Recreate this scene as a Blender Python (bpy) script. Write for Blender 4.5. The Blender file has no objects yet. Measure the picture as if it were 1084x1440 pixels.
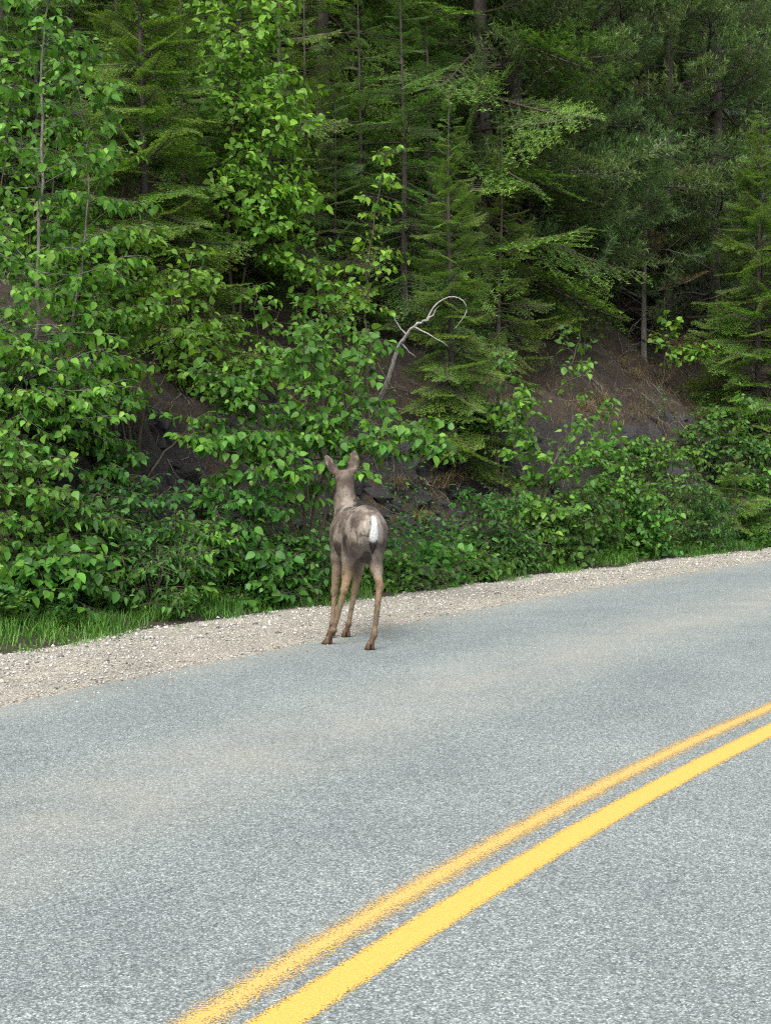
import bpy, bmesh, math, random
import numpy as np
from mathutils import Vector, Matrix

sc = bpy.context.scene
R = math.radians
rng = np.random.RandomState(7)
random.seed(7)

# ------------------------------------------------------------------ camera, light, exposure
CAM_H = 1.4
cam = bpy.data.cameras.new('camera'); camo = bpy.data.objects.new('camera', cam)
sc.collection.objects.link(camo); sc.camera = camo
cam.sensor_fit = 'VERTICAL'; cam.sensor_height = 36.0; cam.lens = 45.0
cam.clip_end = 2000; cam.clip_start = 0.05
camo.location = (0, 0, CAM_H)
camo.rotation_euler = (R(90) - math.atan(70 / 1800), 0, 0)

SUN_EL, SUN_AZ = R(50), R(200)          # high, behind the camera's right shoulder, behind thin cloud
world = bpy.data.worlds.new('World'); sc.world = world; world.use_nodes = True
wn = world.node_tree.nodes; wl = world.node_tree.links
bg = wn['Background']
sky = wn.new('ShaderNodeTexSky'); sky.sky_type = 'NISHITA'; sky.sun_disc = False
sky.sun_elevation = SUN_EL; sky.sun_rotation = SUN_AZ
sky.air_density = 1.0; sky.dust_density = 3.0
hs = wn.new('ShaderNodeHueSaturation'); hs.inputs['Saturation'].default_value = 0.35
wl.new(sky.outputs[0], hs.inputs['Color']); wl.new(hs.outputs[0], bg.inputs['Color'])
bg.inputs['Strength'].default_value = 0.15
sun = bpy.data.lights.new('sun', 'SUN'); suno = bpy.data.objects.new('sun', sun)
sc.collection.objects.link(suno)
sun.energy = 1.5; sun.angle = R(40); sun.color = (1.0, 0.97, 0.92)
sd = Vector((math.sin(SUN_AZ) * math.cos(SUN_EL), math.cos(SUN_AZ) * math.cos(SUN_EL), math.sin(SUN_EL)))
suno.rotation_euler = sd.to_track_quat('Z', 'Y').to_euler()
vs = sc.view_settings
vs.view_transform = 'Standard'; vs.look = 'None'; vs.gamma = 1.0; vs.use_curve_mapping = False
vs.exposure = 1.5
try:
    sc.cycles.max_bounces = 6; sc.cycles.diffuse_bounces = 3; sc.cycles.glossy_bounces = 2
    sc.cycles.transmission_bounces = 3; sc.cycles.transparent_max_bounces = 8
    sc.cycles.use_denoising = False; sc.cycles.filter_width = 1.2
    sc.cycles.sample_clamp_indirect = 3.0
except Exception:
    pass

# ------------------------------------------------------------------ helpers
COL = sc.collection

def link(o, parent=None):
    COL.objects.link(o)
    if parent is not None:
        o.parent = parent
    return o

def tag(o, label, cat, group=None, kind=None):
    if label: o['label'] = label
    if cat: o['category'] = cat
    if group: o['group'] = group
    if kind: o['kind'] = kind
    return o

def empty(name, loc, rz=0.0):
    o = bpy.data.objects.new(name, None); o.empty_display_size = 0.1
    o.location = loc; o.rotation_euler = (0, 0, rz)
    return link(o)

def mesh_tris(name, V, F, mat, tint=None, smooth=False, uv=None):
    V = np.asarray(V, np.float32); F = np.asarray(F, np.int32)
    me = bpy.data.meshes.new(name)
    me.vertices.add(len(V)); me.vertices.foreach_set('co', V.ravel())
    n = F.shape[1]
    me.loops.add(F.size); me.loops.foreach_set('vertex_index', F.ravel())
    me.polygons.add(len(F))
    me.polygons.foreach_set('loop_start', np.arange(len(F), dtype=np.int32) * n)
    if smooth:
        me.polygons.foreach_set('use_smooth', np.ones(len(F), bool))
    if tint is not None:
        T = np.asarray(tint, np.float32)
        if T.ndim == 1:
            T = np.stack([T, T, T, np.ones_like(T)], 1)
        a = me.attributes.new('tint', 'FLOAT_COLOR', 'POINT')
        a.data.foreach_set('color', T.ravel())
    if uv is not None:
        l = me.uv_layers.new(name='UVMap')
        l.data.foreach_set('uv', np.asarray(uv, np.float32)[F.ravel()].ravel())
    me.update(calc_edges=True); me.validate()
    if mat: me.materials.append(mat)
    return me

def obj(name, me, parent=None):
    return link(bpy.data.objects.new(name, me), parent)

class Acc:
    """collects triangles (V, F, tint)"""
    def __init__(s): s.V = []; s.F = []; s.T = []; s.n = 0
    def add(s, V, F, T=None):
        V = np.asarray(V, float); F = np.asarray(F, int)
        s.V.append(V); s.F.append(F + s.n); s.n += len(V)
        if T is None: T = np.zeros((len(V), 4))
        T = np.asarray(T, float)
        if T.ndim == 1: T = np.tile(T, (len(V), 1))
        s.T.append(T)
    def arrays(s):
        return np.concatenate(s.V), np.concatenate(s.F), np.concatenate(s.T)
    def mesh(s, name, mat, smooth=False):
        V, F, T = s.arrays()
        return mesh_tris(name, V, F, mat, T, smooth)

def norm(a):
    a = np.asarray(a, float)
    return a / (np.linalg.norm(a, axis=-1, keepdims=True) + 1e-9)

def tube(P, rad, sides=6):
    P = np.asarray(P, float); n = len(P); rad = np.asarray(rad, float)
    T = np.gradient(P, axis=0); T = norm(T)
    up = np.array([0.0, 0, 1]) if abs(T[:, 2]).mean() < 0.8 else np.array([1.0, 0, 0])
    A = norm(np.cross(T, up)); B = np.cross(T, A)
    a = np.linspace(0, 2 * np.pi, sides, endpoint=False)
    V = (P[:, None] + rad[:, None, None] * (np.cos(a)[None, :, None] * A[:, None] + np.sin(a)[None, :, None] * B[:, None])).reshape(-1, 3)
    i = np.arange(n - 1)[:, None] * sides; j = np.arange(sides)[None]; k = (j + 1) % sides
    q = np.stack([i + j, i + k, i + sides + k, i + sides + j], -1).reshape(-1, 4)
    F = np.concatenate([q[:, [0, 1, 2]], q[:, [0, 2, 3]]])
    return V, F

def resample(P, n):
    """Catmull-Rom through the control points"""
    P = np.asarray(P, float)
    if len(P) < 3:
        t = np.linspace(0, 1, n)[:, None]; return P[0] * (1 - t) + P[-1] * t
    Q = np.concatenate([[2 * P[0] - P[1]], P, [2 * P[-1] - P[-2]]])
    u = np.linspace(0, len(P) - 1 - 1e-6, n); i = u.astype(int); f = (u - i)[:, None]
    p0, p1, p2, p3 = Q[i], Q[i + 1], Q[i + 2], Q[i + 3]
    return 0.5 * (2 * p1 + (p2 - p0) * f + (2 * p0 - 5 * p1 + 4 * p2 - p3) * f ** 2 + (3 * p1 - p0 - 3 * p2 + p3) * f ** 3)

_perm = np.random.RandomState(3).rand(64, 64, 64)
def vnoise(p):
    """smooth value noise, 3D, 0..1"""
    p = np.asarray(p, float); i = np.floor(p).astype(int); f = p - i; f = f * f * (3 - 2 * f)
    out = 0
    for dx in (0, 1):
        for dy in (0, 1):
            for dz in (0, 1):
                w = (f[..., 0] if dx else 1 - f[..., 0]) * (f[..., 1] if dy else 1 - f[..., 1]) * (f[..., 2] if dz else 1 - f[..., 2])
                out = out + w * _perm[(i[..., 0] + dx) % 64, (i[..., 1] + dy) % 64, (i[..., 2] + dz) % 64]
    return out
def n2(x, y, k=1.0, z=0.0):
    x = np.asarray(x, float); y = np.asarray(y, float)
    return vnoise(np.stack(np.broadcast_arrays(x * k, y * k, z + 0 * x), -1)) - 0.5

# road frame: s along the road, t across it (towards the bank); the road bends to the right
TH = R(28.6)
D2 = np.array([math.sin(TH), math.cos(TH)]); N2 = np.array([-math.cos(TH), math.sin(TH)])
def edge_t(s): return 5.534 + 0.0269 * s - 0.00595 * s * s
def grass_t(s): return 7.394 + 0.0159 * s - 0.00679 * s * s
def line_t(s, which):
    s = np.asarray(s, float)
    c = (-0.01543, 0.07823, 1.82243) if which == 0 else (-0.01412, 0.05326, 1.70264)
    sm = np.clip(s, 1.0, 9.0)
    p = c[0] * sm ** 2 + c[1] * sm + c[2]
    return p + np.where(s > 9, edge_t(s) - edge_t(9.0), 0) + np.where(s < 1, edge_t(s) - edge_t(1.0), 0)
def st2xy(s, t):
    s = np.asarray(s, float)[..., None]; t = np.asarray(t, float)[..., None]
    return s * D2 + t * N2
PW = np.array([-400, -0.35, 0.0, 0.5, 1.2, 1.8, 2.3, 3.2, 6, 10, 20, 40, 75, 120])
PZ = np.array([-0.06, -0.06, -0.02, 0.04, 0.25, 0.75, 2.0, 2.55, 4.9, 8.6, 18, 36, 55, 62])
def ground_sw(s, w):
    s = np.asarray(s, float); w = np.asarray(w, float)
    ww = w + np.where(w > 0.6, 1.0, 0) * np.clip((w - 0.6), 0, 1) * (0.9 * n2(s, w * 0.3, 0.45) + 0.4 * n2(s, w, 1.3, 5.0))
    z = np.interp(ww, PW, PZ)
    k = np.clip((w - 0.4) / 1.5, 0, 1)
    band = np.exp(-((w - 2.0) / 0.75) ** 2)
    z = z + band * (0.30 * np.round(3 * n2(s, w * 0.8, 3.2, 12.0)) / 3 + 0.22 * np.round(3 * n2(s, w, 7.0, 15.0)) / 3)
    return z + k * (0.35 * n2(s, w, 0.9, 2.0) + 0.22 * n2(s, w, 2.6, 9.0) + 0.10 * n2(s, w, 6.5, 4.0))
def ground_z(x, y):
    s = x * D2[0] + y * D2[1]; t = x * N2[0] + y * N2[1]
    return float(ground_sw(s, t - grass_t(s)))
def at(px, py, Y):
    """world point at depth Y seen in direction (px, py) of the 1084 x 1440 frame"""
    return np.array([(px - 542) * Y / 1800, Y, CAM_H + (650 - py) * Y / 1800])
def foot(px, Y, sink=0.05):
    x = (px - 542) * Y / 1800
    return np.array([x, Y, ground_z(x, Y) - sink])

# ------------------------------------------------------------------ materials
def newmat(name):
    m = bpy.data.materials.new(name); m.use_nodes = True
    nt = m.node_tree; b = nt.nodes['Principled BSDF']
    return m, nt, b
def nd(nt, t, **kw):
    n = nt.nodes.new(t)
    for k, v in kw.items():
        if k in n.inputs: n.inputs[k].default_value = v
        else: setattr(n, k, v)
    return n
def ramp(nt, fac, stops, interp='LINEAR'):
    r = nt.nodes.new('ShaderNodeValToRGB'); r.color_ramp.interpolation = interp
    e = r.color_ramp.elements
    while len(e) < len(stops): e.new(0.5)
    for x, (p, c) in zip(e, stops):
        x.position = p; x.color = (*c, 1) if len(c) == 3 else c
    if fac is not None: nt.links.new(fac, r.inputs[0])
    return r
def mixc(nt, fac, a, b, blend='MIX'):
    m = nt.nodes.new('ShaderNodeMix'); m.data_type = 'RGBA'; m.blend_type = blend
    for sock, v in ((m.inputs[0], fac), (m.inputs[6], a), (m.inputs[7], b)):
        if hasattr(v, 'links'): nt.links.new(v, sock)
        elif isinstance(v, (int, float)): sock.default_value = v
        else: sock.default_value = (*v, 1)
    return m.outputs[2]
def math_(nt, op, a, b=0.0, clamp=False):
    m = nt.nodes.new('ShaderNodeMath'); m.operation = op; m.use_clamp = clamp
    for sock, v in ((m.inputs[0], a), (m.inputs[1], b)):
        if hasattr(v, 'links'): nt.links.new(v, sock)
        else: sock.default_value = v
    return m.outputs[0]
def noise(nt, vec, scale, detail=4, rough=0.55):
    n = nd(nt, 'ShaderNodeTexNoise', Scale=scale, Detail=detail, Roughness=rough)
    if vec is not None: nt.links.new(vec, n.inputs['Vector'])
    return n.outputs['Fac']
def bump(nt, b, h, strength, dist):
    n = nd(nt, 'ShaderNodeBump', Strength=strength, Distance=dist)
    nt.links.new(h, n.inputs['Height']); nt.links.new(n.outputs[0], b.inputs['Normal'])

def leaf_material(name, dark, mid, bright, rough=0.42, trans=0.35, spec=0.4):
    """tint.r picks the colour between old and young leaf, tint.g is a per-leaf variation"""
    m, nt, b = newmat(name)
    at_ = nd(nt, 'ShaderNodeAttribute', attribute_name='tint')
    sp = nt.nodes.new('ShaderNodeSeparateColor'); nt.links.new(at_.outputs['Color'], sp.inputs[0])
    oi = nt.nodes.new('ShaderNodeObjectInfo')
    r = ramp(nt, sp.outputs[0], [(0.0, dark), (0.5, mid), (1.0, bright)])
    v = math_(nt, 'MULTIPLY_ADD', sp.outputs[1], 0.7)
    nt.nodes[-1].inputs[2].default_value = 0.65
    hsv = nt.nodes.new('ShaderNodeHueSaturation')
    hue = math_(nt, 'MULTIPLY_ADD', oi.outputs['Random'], 0.03); nt.nodes[-1].inputs[2].default_value = 0.485
    nt.links.new(hue, hsv.inputs['Hue']); nt.links.new(v, hsv.inputs['Value'])
    nt.links.new(r.outputs[0], hsv.inputs['Color'])
    nt.links.new(hsv.outputs[0], b.inputs['Base Color'])
    b.inputs['Roughness'].default_value = rough
    b.inputs['Specular IOR Level'].default_value = spec
    tr = nt.nodes.new('ShaderNodeBsdfTranslucent')
    tc = mixc(nt, 1.0, hsv.outputs[0], (1.25, 1.3, 0.55), 'MULTIPLY')
    nt.links.new(tc, tr.inputs['Color'])
    ms = nt.nodes.new('ShaderNodeMixShader'); ms.inputs[0].default_value = trans
    nt.links.new(b.outputs[0], ms.inputs[1]); nt.links.new(tr.outputs[0], ms.inputs[2])
    nt.links.new(ms.outputs[0], nt.nodes['Material Output'].inputs['Surface'])
    return m

def bark_material(name, a, c, scale=14):
    m, nt, b = newmat(name)
    tc = nt.nodes.new('ShaderNodeTexCoord')
    mp = nd(nt, 'ShaderNodeMapping'); mp.inputs['Scale'].default_value = (1, 1, 0.3)
    nt.links.new(tc.outputs['Object'], mp.inputs[0])
    f = noise(nt, mp.outputs[0], scale, 6, 0.65)
    r = ramp(nt, f, [(0.3, a), (0.7, c)])
    nt.links.new(r.outputs[0], b.inputs['Base Color']); b.inputs['Roughness'].default_value = 0.9
    bump(nt, b, f, 0.6, 0.02)
    return m

M = {}
M['birch_leaf'] = leaf_material('birch_leaf', (0.032, 0.092, 0.014), (0.078, 0.195, 0.022), (0.155, 0.300, 0.032), 0.5, 0.38, 0.25)
M['broad_leaf'] = leaf_material('broad_leaf', (0.024, 0.078, 0.014), (0.060, 0.170, 0.022), (0.125, 0.270, 0.030), 0.48, 0.38, 0.28)
M['shrub_leaf'] = leaf_material('shrub_leaf', (0.022, 0.064, 0.016), (0.045, 0.125, 0.022), (0.090, 0.205, 0.032), 0.5, 0.38, 0.25)
M['fir_needle'] = leaf_material('fir_needle', (0.026, 0.070, 0.014), (0.075, 0.165, 0.024), (0.175, 0.290, 0.036), 0.5, 0.3, 0.3)
M['hemlock_needle'] = leaf_material('hemlock_needle', (0.024, 0.064, 0.018), (0.058, 0.138, 0.028), (0.125, 0.235, 0.038), 0.5, 0.3, 0.3)
M['pine_needle'] = leaf_material('pine_needle', (0.044, 0.086, 0.030), (0.082, 0.152, 0.048), (0.150, 0.225, 0.066), 0.5, 0.3, 0.3)
M['spruce_needle'] = leaf_material('spruce_needle', (0.030, 0.062, 0.046), (0.055, 0.105, 0.075), (0.085, 0.150, 0.095), 0.5, 0.3, 0.3)
M['dry_needle'] = leaf_material('dry_needle', (0.07, 0.045, 0.02), (0.10, 0.075, 0.025), (0.12, 0.10, 0.03), 0.7, 0.2, 0.2)
M['grass'] = leaf_material('grass', (0.045, 0.115, 0.018), (0.085, 0.190, 0.028), (0.140, 0.260, 0.042), 0.5, 0.35, 0.3)
M['dry_grass'] = leaf_material('dry_grass', (0.10, 0.072, 0.042), (0.16, 0.12, 0.07), (0.24, 0.19, 0.12), 0.8, 0.2, 0.2)
M['bark_dark'] = bark_material('bark_dark', (0.018, 0.014, 0.012), (0.06, 0.048, 0.040))
M['bark_brown'] = bark_material('bark_brown', (0.030, 0.022, 0.016), (0.085, 0.062, 0.045), 40)
M['bark_grey'] = bark_material('bark_grey', (0.09, 0.085, 0.075), (0.34, 0.33, 0.30), 30)
M['twig_grey'] = bark_material('twig_grey', (0.07, 0.06, 0.05), (0.20, 0.18, 0.16), 30)

def mat_asphalt():
    m, nt, b = newmat('asphalt')
    tc = nt.nodes.new('ShaderNodeTexCoord'); P = tc.outputs['Object']
    uv = nt.nodes.new('ShaderNodeUVMap'); uv.uv_map = 'UVMap'
    su = nt.nodes.new('ShaderNodeSeparateXYZ'); nt.links.new(uv.outputs[0], su.inputs[0])
    vo = nd(nt, 'ShaderNodeTexVoronoi', Scale=165.0); nt.links.new(P, vo.inputs['Vector'])
    sc_ = nt.nodes.new('ShaderNodeSeparateColor'); nt.links.new(vo.outputs['Color'], sc_.inputs[0])
    stone = ramp(nt, sc_.outputs[0], [(0.0, (0.082, 0.094, 0.092)), (0.45, (0.155, 0.174, 0.170)), (0.8, (0.225, 0.249, 0.240)), (1.0, (0.36, 0.385, 0.37))])
    gap = ramp(nt, vo.outputs['Distance'], [(0.35, (1, 1, 1)), (0.8, (0.68, 0.69, 0.70))])
    c = mixc(nt, 1.0, stone.outputs[0], gap.outputs[0], 'MULTIPLY')
    # coarser scatter of pale chips and dark tar
    vo2 = nd(nt, 'ShaderNodeTexVoronoi', Scale=48.0); nt.links.new(P, vo2.inputs['Vector'])
    s2 = nt.nodes.new('ShaderNodeSeparateColor'); nt.links.new(vo2.outputs['Color'], s2.inputs[0])
    chips = ramp(nt, s2.outputs[1], [(0.0, (0.80, 0.81, 0.82)), (0.12, (1, 1, 1)), (0.9, (1, 1, 1)), (1.0, (1.22, 1.22, 1.2))])
    c = mixc(nt, 1.0, c, chips.outputs[0], 'MULTIPLY')
    # broad unevenness
    big = noise(nt, P, 0.9, 5, 0.6)
    br = ramp(nt, big, [(0.3, (0.88, 0.89, 0.90)), (0.7, (1.12, 1.12, 1.10))])
    c = mixc(nt, 1.0, c, br.outputs[0], 'MULTIPLY')
    # sandy dust lying in bands along the lane: between the wheel tracks and by the shoulder
    def band(center, half):
        a = math_(nt, 'SUBTRACT', su.outputs[1], center); a = math_(nt, 'ABSOLUTE', a); a = math_(nt, 'DIVIDE', a, half)
        return math_(nt, 'SUBTRACT', 1.0, a, True)
    dn = noise(nt, P, 1.6, 5, 0.6)
    dn = ramp(nt, dn, [(0.35, (0.3,) * 3), (0.66, (1, 1, 1))]).outputs[0]
    bands = math_(nt, 'MAXIMUM', math_(nt, 'MULTIPLY', band(-2.05, 0.75), 0.75), math_(nt, 'MULTIPLY', band(0.02, 0.55), 0.9))
    bands = math_(nt, 'MAXIMUM', bands, math_(nt, 'MULTIPLY', band(-6.2, 0.7), 0.5))
    dust = math_(nt, 'MULTIPLY', bands, dn)
    c = mixc(nt, math_(nt, 'MULTIPLY', dust, 0.6), c, (0.262, 0.256, 0.204))
    # wheel tracks polished a little darker
    tracks = math_(nt, 'MAXIMUM', band(-1.05, 0.5), band(-2.95, 0.5))
    tracks = math_(nt, 'MULTIPLY', tracks, math_(nt, 'MULTIPLY', noise(nt, P, 0.7, 4), 0.5))
    c = mixc(nt, tracks, c, mixc(nt, 1.0, c, (0.68, 0.71, 0.74), 'MULTIPLY'))
    nt.links.new(c, b.inputs['Base Color'])
    b.inputs['Roughness'].default_value = 0.82; b.inputs['Specular IOR Level'].default_value = 0.35
    bump(nt, b, vo.outputs['Distance'], 0.55, 0.004)
    return m
M['asphalt'] = mat_asphalt()

def mat_paint(name, col, wear, soft):
    m, nt, b = newmat(name)
    tc = nt.nodes.new('ShaderNodeTexCoord'); P = tc.outputs['Object']
    uv = nt.nodes.new('ShaderNodeUVMap'); uv.uv_map = 'UVMap'
    su = nt.nodes.new('ShaderNodeSeparateXYZ'); nt.links.new(uv.outputs[0], su.inputs[0])
    fine = noise(nt, P, 165, 2, 0.6); broad = noise(nt, P, 5, 4, 0.6)
    cc = ramp(nt, fine, [(0.3, tuple(x * 0.78 for x in col)), (0.7, tuple(min(1, x * 1.12) for x in col))])
    nt.links.new(cc.outputs[0], b.inputs['Base Color'])
    b.inputs['Roughness'].default_value = 0.7
    # u across the strip, -1..1: solid inside, ragged towards the edges; chips where aggregate has worn through
    a = math_(nt, 'ABSOLUTE', su.outputs[1]); a = math_(nt, 'SUBTRACT', 1.0, a)
    a = math_(nt, 'DIVIDE', a, soft)
    w = math_(nt, 'MULTIPLY_ADD', fine, 3.4); nt.nodes[-1].inputs[2].default_value = -1.7
    w2 = math_(nt, 'MULTIPLY_ADD', broad, 0.35); nt.nodes[-1].inputs[2].default_value = -0.175 - wear
    s = math_(nt, 'ADD', math_(nt, 'ADD', math_(nt, 'MINIMUM', a, 1.3), w), w2)
    al = ramp(nt, s, [(0.30, (0, 0, 0)), (0.70, (1, 1, 1))])
    nt.links.new(al.outputs[0], b.inputs['Alpha'])
    return m
M['paint_fresh'] = mat_paint('paint_fresh', (0.50, 0.305, 0.062), -0.15, 0.42)
M['paint_worn'] = mat_paint('paint_worn', (0.46, 0.295, 0.085), 0.22, 0.75)

def mat_gravel_bed():
    m, nt, b = newmat('gravel_bed')
    tc = nt.nodes.new('ShaderNodeTexCoord'); P = tc.outputs['Object']
    vo = nd(nt, 'ShaderNodeTexVoronoi', Scale=70.0); nt.links.new(P, vo.inputs['Vector'])
    s = nt.nodes.new('ShaderNodeSeparateColor'); nt.links.new(vo.outputs['Color'], s.inputs[0])
    r = ramp(nt, s.outputs[0], [(0.0, (0.16, 0.15, 0.13)), (0.5, (0.285, 0.272, 0.232)), (1.0, (0.43, 0.41, 0.36))])
    g = ramp(nt, vo.outputs['Distance'], [(0.3, (1, 1, 1)), (0.8, (0.5, 0.48, 0.45))])
    big = ramp(nt, noise(nt, P, 1.5, 5), [(0.3, (0.85, 0.84, 0.82)), (0.7, (1.1, 1.08, 1.02))])
    c = mixc(nt, 1.0, mixc(nt, 1.0, r.outputs[0], g.outputs[0], 'MULTIPLY'), big.outputs[0], 'MULTIPLY')
    nt.links.new(c, b.inputs['Base Color']); b.inputs['Roughness'].default_value = 0.95
    bump(nt, b, vo.outputs['Distance'], 0.7, 0.012)
    return m
M['gravel_bed'] = mat_gravel_bed()

def mat_stones():
    m, nt, b = newmat('gravel_stone')
    a = nd(nt, 'ShaderNodeAttribute', attribute_name='tint')
    nt.links.new(a.outputs['Color'], b.inputs['Base Color']); b.inputs['Roughness'].default_value = 0.9
    return m
M['gravel_stone'] = mat_stones()

def mat_ground():
    m, nt, b = newmat('forest_floor')
    tc = nt.nodes.new('ShaderNodeTexCoord'); P = tc.outputs['Object']
    a = noise(nt, P, 3.0, 8, 0.7); c1 = noise(nt, P, 28, 5, 0.7)
    r = ramp(nt, a, [(0.3, (0.024, 0.017, 0.011)), (0.52, (0.055, 0.040, 0.024)), (0.7, (0.10, 0.074, 0.046))])
    g = ramp(nt, c1, [(0.3, (0.5, 0.5, 0.5)), (0.7, (1.3, 1.25, 1.2))])
    soil = mixc(nt, 1.0, r.outputs[0], g.outputs[0], 'MULTIPLY')
    ge = nt.nodes.new('ShaderNodeNewGeometry'); sn = nt.nodes.new('ShaderNodeSeparateXYZ'); nt.links.new(ge.outputs['Normal'], sn.inputs[0])
    steep = math_(nt, 'ADD', sn.outputs[2], math_(nt, 'MULTIPLY', a, 0.25))
    st_ = ramp(nt, steep, [(0.55, (1, 1, 1)), (0.68, (0, 0, 0))])
    rk = ramp(nt, noise(nt, P, 11, 8, 0.75), [(0.3, (0.014, 0.013, 0.013)), (0.55, (0.040, 0.036, 0.032)), (0.75, (0.095, 0.082, 0.066))])
    nt.links.new(mixc(nt, st_.outputs[0], soil, rk.outputs[0]), b.inputs['Base Color'])
    b.inputs['Roughness'].default_value = 1.0
    bump(nt, b, c1, 1.0, 0.12)
    return m
M['ground'] = mat_ground()

def mat_rock():
    m, nt, b = newmat('dark_rock')
    tc = nt.nodes.new('ShaderNodeTexCoord'); P = tc.outputs['Object']
    oi = nt.nodes.new('ShaderNodeObjectInfo')
    a = noise(nt, P, 9, 8, 0.7); f = noise(nt, P, 45, 6, 0.7)
    r = ramp(nt, a, [(0.3, (0.022, 0.022, 0.024)), (0.55, (0.045, 0.044, 0.044)), (0.75, (0.085, 0.078, 0.068))])
    v = math_(nt, 'MULTIPLY_ADD', oi.outputs['Random'], 0.9); nt.nodes[-1].inputs[2].default_value = 0.5
    hsv = nt.nodes.new('ShaderNodeHueSaturation'); nt.links.new(v, hsv.inputs['Value']); nt.links.new(r.outputs[0], hsv.inputs['Color'])
    nt.links.new(hsv.outputs[0], b.inputs['Base Color']); b.inputs['Roughness'].default_value = 0.85
    bump(nt, b, math_(nt, 'ADD', f, math_(nt, 'MULTIPLY', a, 1.5)), 1.0, 0.06)
    return m
M['rock'] = mat_rock()

# ------------------------------------------------------------------ setting: ground, road, shoulder
def grid_faces(n, m):
    i = np.arange(n - 1)[:, None] * m + np.arange(m - 1)[None]
    return np.stack([i, i + 1, i + m + 1, i + m], -1).reshape(-1, 4)

S_ = np.unique(np.concatenate([np.linspace(-90, 0, 40), np.arange(3, 30, 0.1), np.linspace(34, 110, 90)]))
W_ = np.unique(np.concatenate([np.linspace(-160, -14, 14), np.linspace(-14, -0.5, 16), np.arange(-0.4, 3.2, 0.08), np.arange(3.2, 5, 0.12), np.linspace(5, 20, 40), np.linspace(20, 120, 30)]))
ss, ww = np.meshgrid(S_, W_, indexing='ij')
xy = st2xy(ss, grass_t(ss) + ww)
V = np.concatenate([xy, ground_sw(ss, ww)[..., None]], -1).reshape(-1, 3)
g = obj('ground', mesh_tris('ground', V, grid_faces(len(S_), len(W_))[:, ::-1], M['ground'], smooth=True)); g['kind'] = 'structure'
tag(g, 'brown forest floor and bank rising from the road verge', 'ground')

S_ = np.unique(np.concatenate([np.linspace(-60, 2, 40), np.arange(2, 26, 0.04), np.linspace(26, 90, 80)]))
jag = 0.10 * n2(S_, 0 * S_, 1.3, 1.0) + 0.07 * n2(S_, 0 * S_, 6.0, 2.0)
lat = np.array([-11.0, -6, -4.5, -3, -1.5, -0.6, -0.12, 0.0])
ss = np.repeat(S_[:, None], len(lat), 1); tt = edge_t(ss) + lat[None] + np.where(lat[None] == 0, jag[:, None], 0)
zz = np.where(lat[None] == 0, -0.016, 0.0) + 0 * ss
V = np.concatenate([st2xy(ss, tt), zz[..., None]], -1).reshape(-1, 3)
uv = np.stack([ss, (tt - edge_t(ss))], -1).reshape(-1, 2)
road = obj('road', mesh_tris('road', V, grid_faces(len(S_), len(lat))[:, ::-1], M['asphalt'], uv=uv)); road['kind'] = 'structure'
tag(road, 'weathered pale grey asphalt road bending right', 'road')

lat = np.array([-0.35, 0, 0.25, 0.5, 0.75, 1.0])   # fraction from asphalt edge to grass edge
ss = np.repeat(S_[:, None], len(lat), 1)
tt = edge_t(ss) + lat[None] * (grass_t(ss) + 0.35 - edge_t(ss))
zz = -0.012 - 0.02 * np.clip(lat[None], 0, 1) + 0.03 * n2(ss, tt, 2.0) * (np.clip(lat, 0, 1) > 0.1)[None]
V = np.concatenate([st2xy(ss, tt), zz[..., None]], -1).reshape(-1, 3)
sh = obj('road_shoulder', mesh_tris('road_shoulder', V, grid_faces(len(S_), len(lat))[:, ::-1], M['gravel_bed'], smooth=True)); sh['kind'] = 'structure'
tag(sh, 'pale gravel shoulder between the asphalt and the grass verge', 'shoulder')
ss2 = np.repeat(S_[:, None], 3, 1); tt = edge_t(ss2) + np.array([-13.5, -12, -10.7])[None]
V = np.concatenate([st2xy(ss2, tt), (-0.012 + 0 * ss2)[..., None]], -1).reshape(-1, 3)
sh = obj('road_shoulder', mesh_tris('road_shoulder_far', V, grid_faces(len(S_), 3)[:, ::-1], M['gravel_bed'], smooth=True)); sh['kind'] = 'structure'
tag(sh, 'gravel shoulder along the other side of the road', 'shoulder')

# centre lines, thin sheets of paint
for which, half, mt, lab in ((0, 0.088, 'paint_worn', 'faded yellow centre line beside the brighter one'), (1, 0.072, 'paint_fresh', 'bright yellow centre line freshly painted on asphalt')):
    s1 = np.arange(-30, 60, 0.1); lat = np.array([-1, 0, 1.0])
    ss2 = np.repeat(s1[:, None], 3, 1); off = line_t(ss2, which) + lat[None] * half
    V = np.concatenate([st2xy(ss2, off), (0.0016 + 0 * ss2)[..., None]], -1).reshape(-1, 3)
    uv = np.stack([ss2, np.repeat(lat[None], len(s1), 0)], -1).reshape(-1, 2)
    o = obj('road_marking', mesh_tris('road_marking', V, grid_faces(len(s1), 3)[:, ::-1], M[mt], uv=uv)); o['kind'] = 'structure'
    tag(o, lab, 'road marking')

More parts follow.
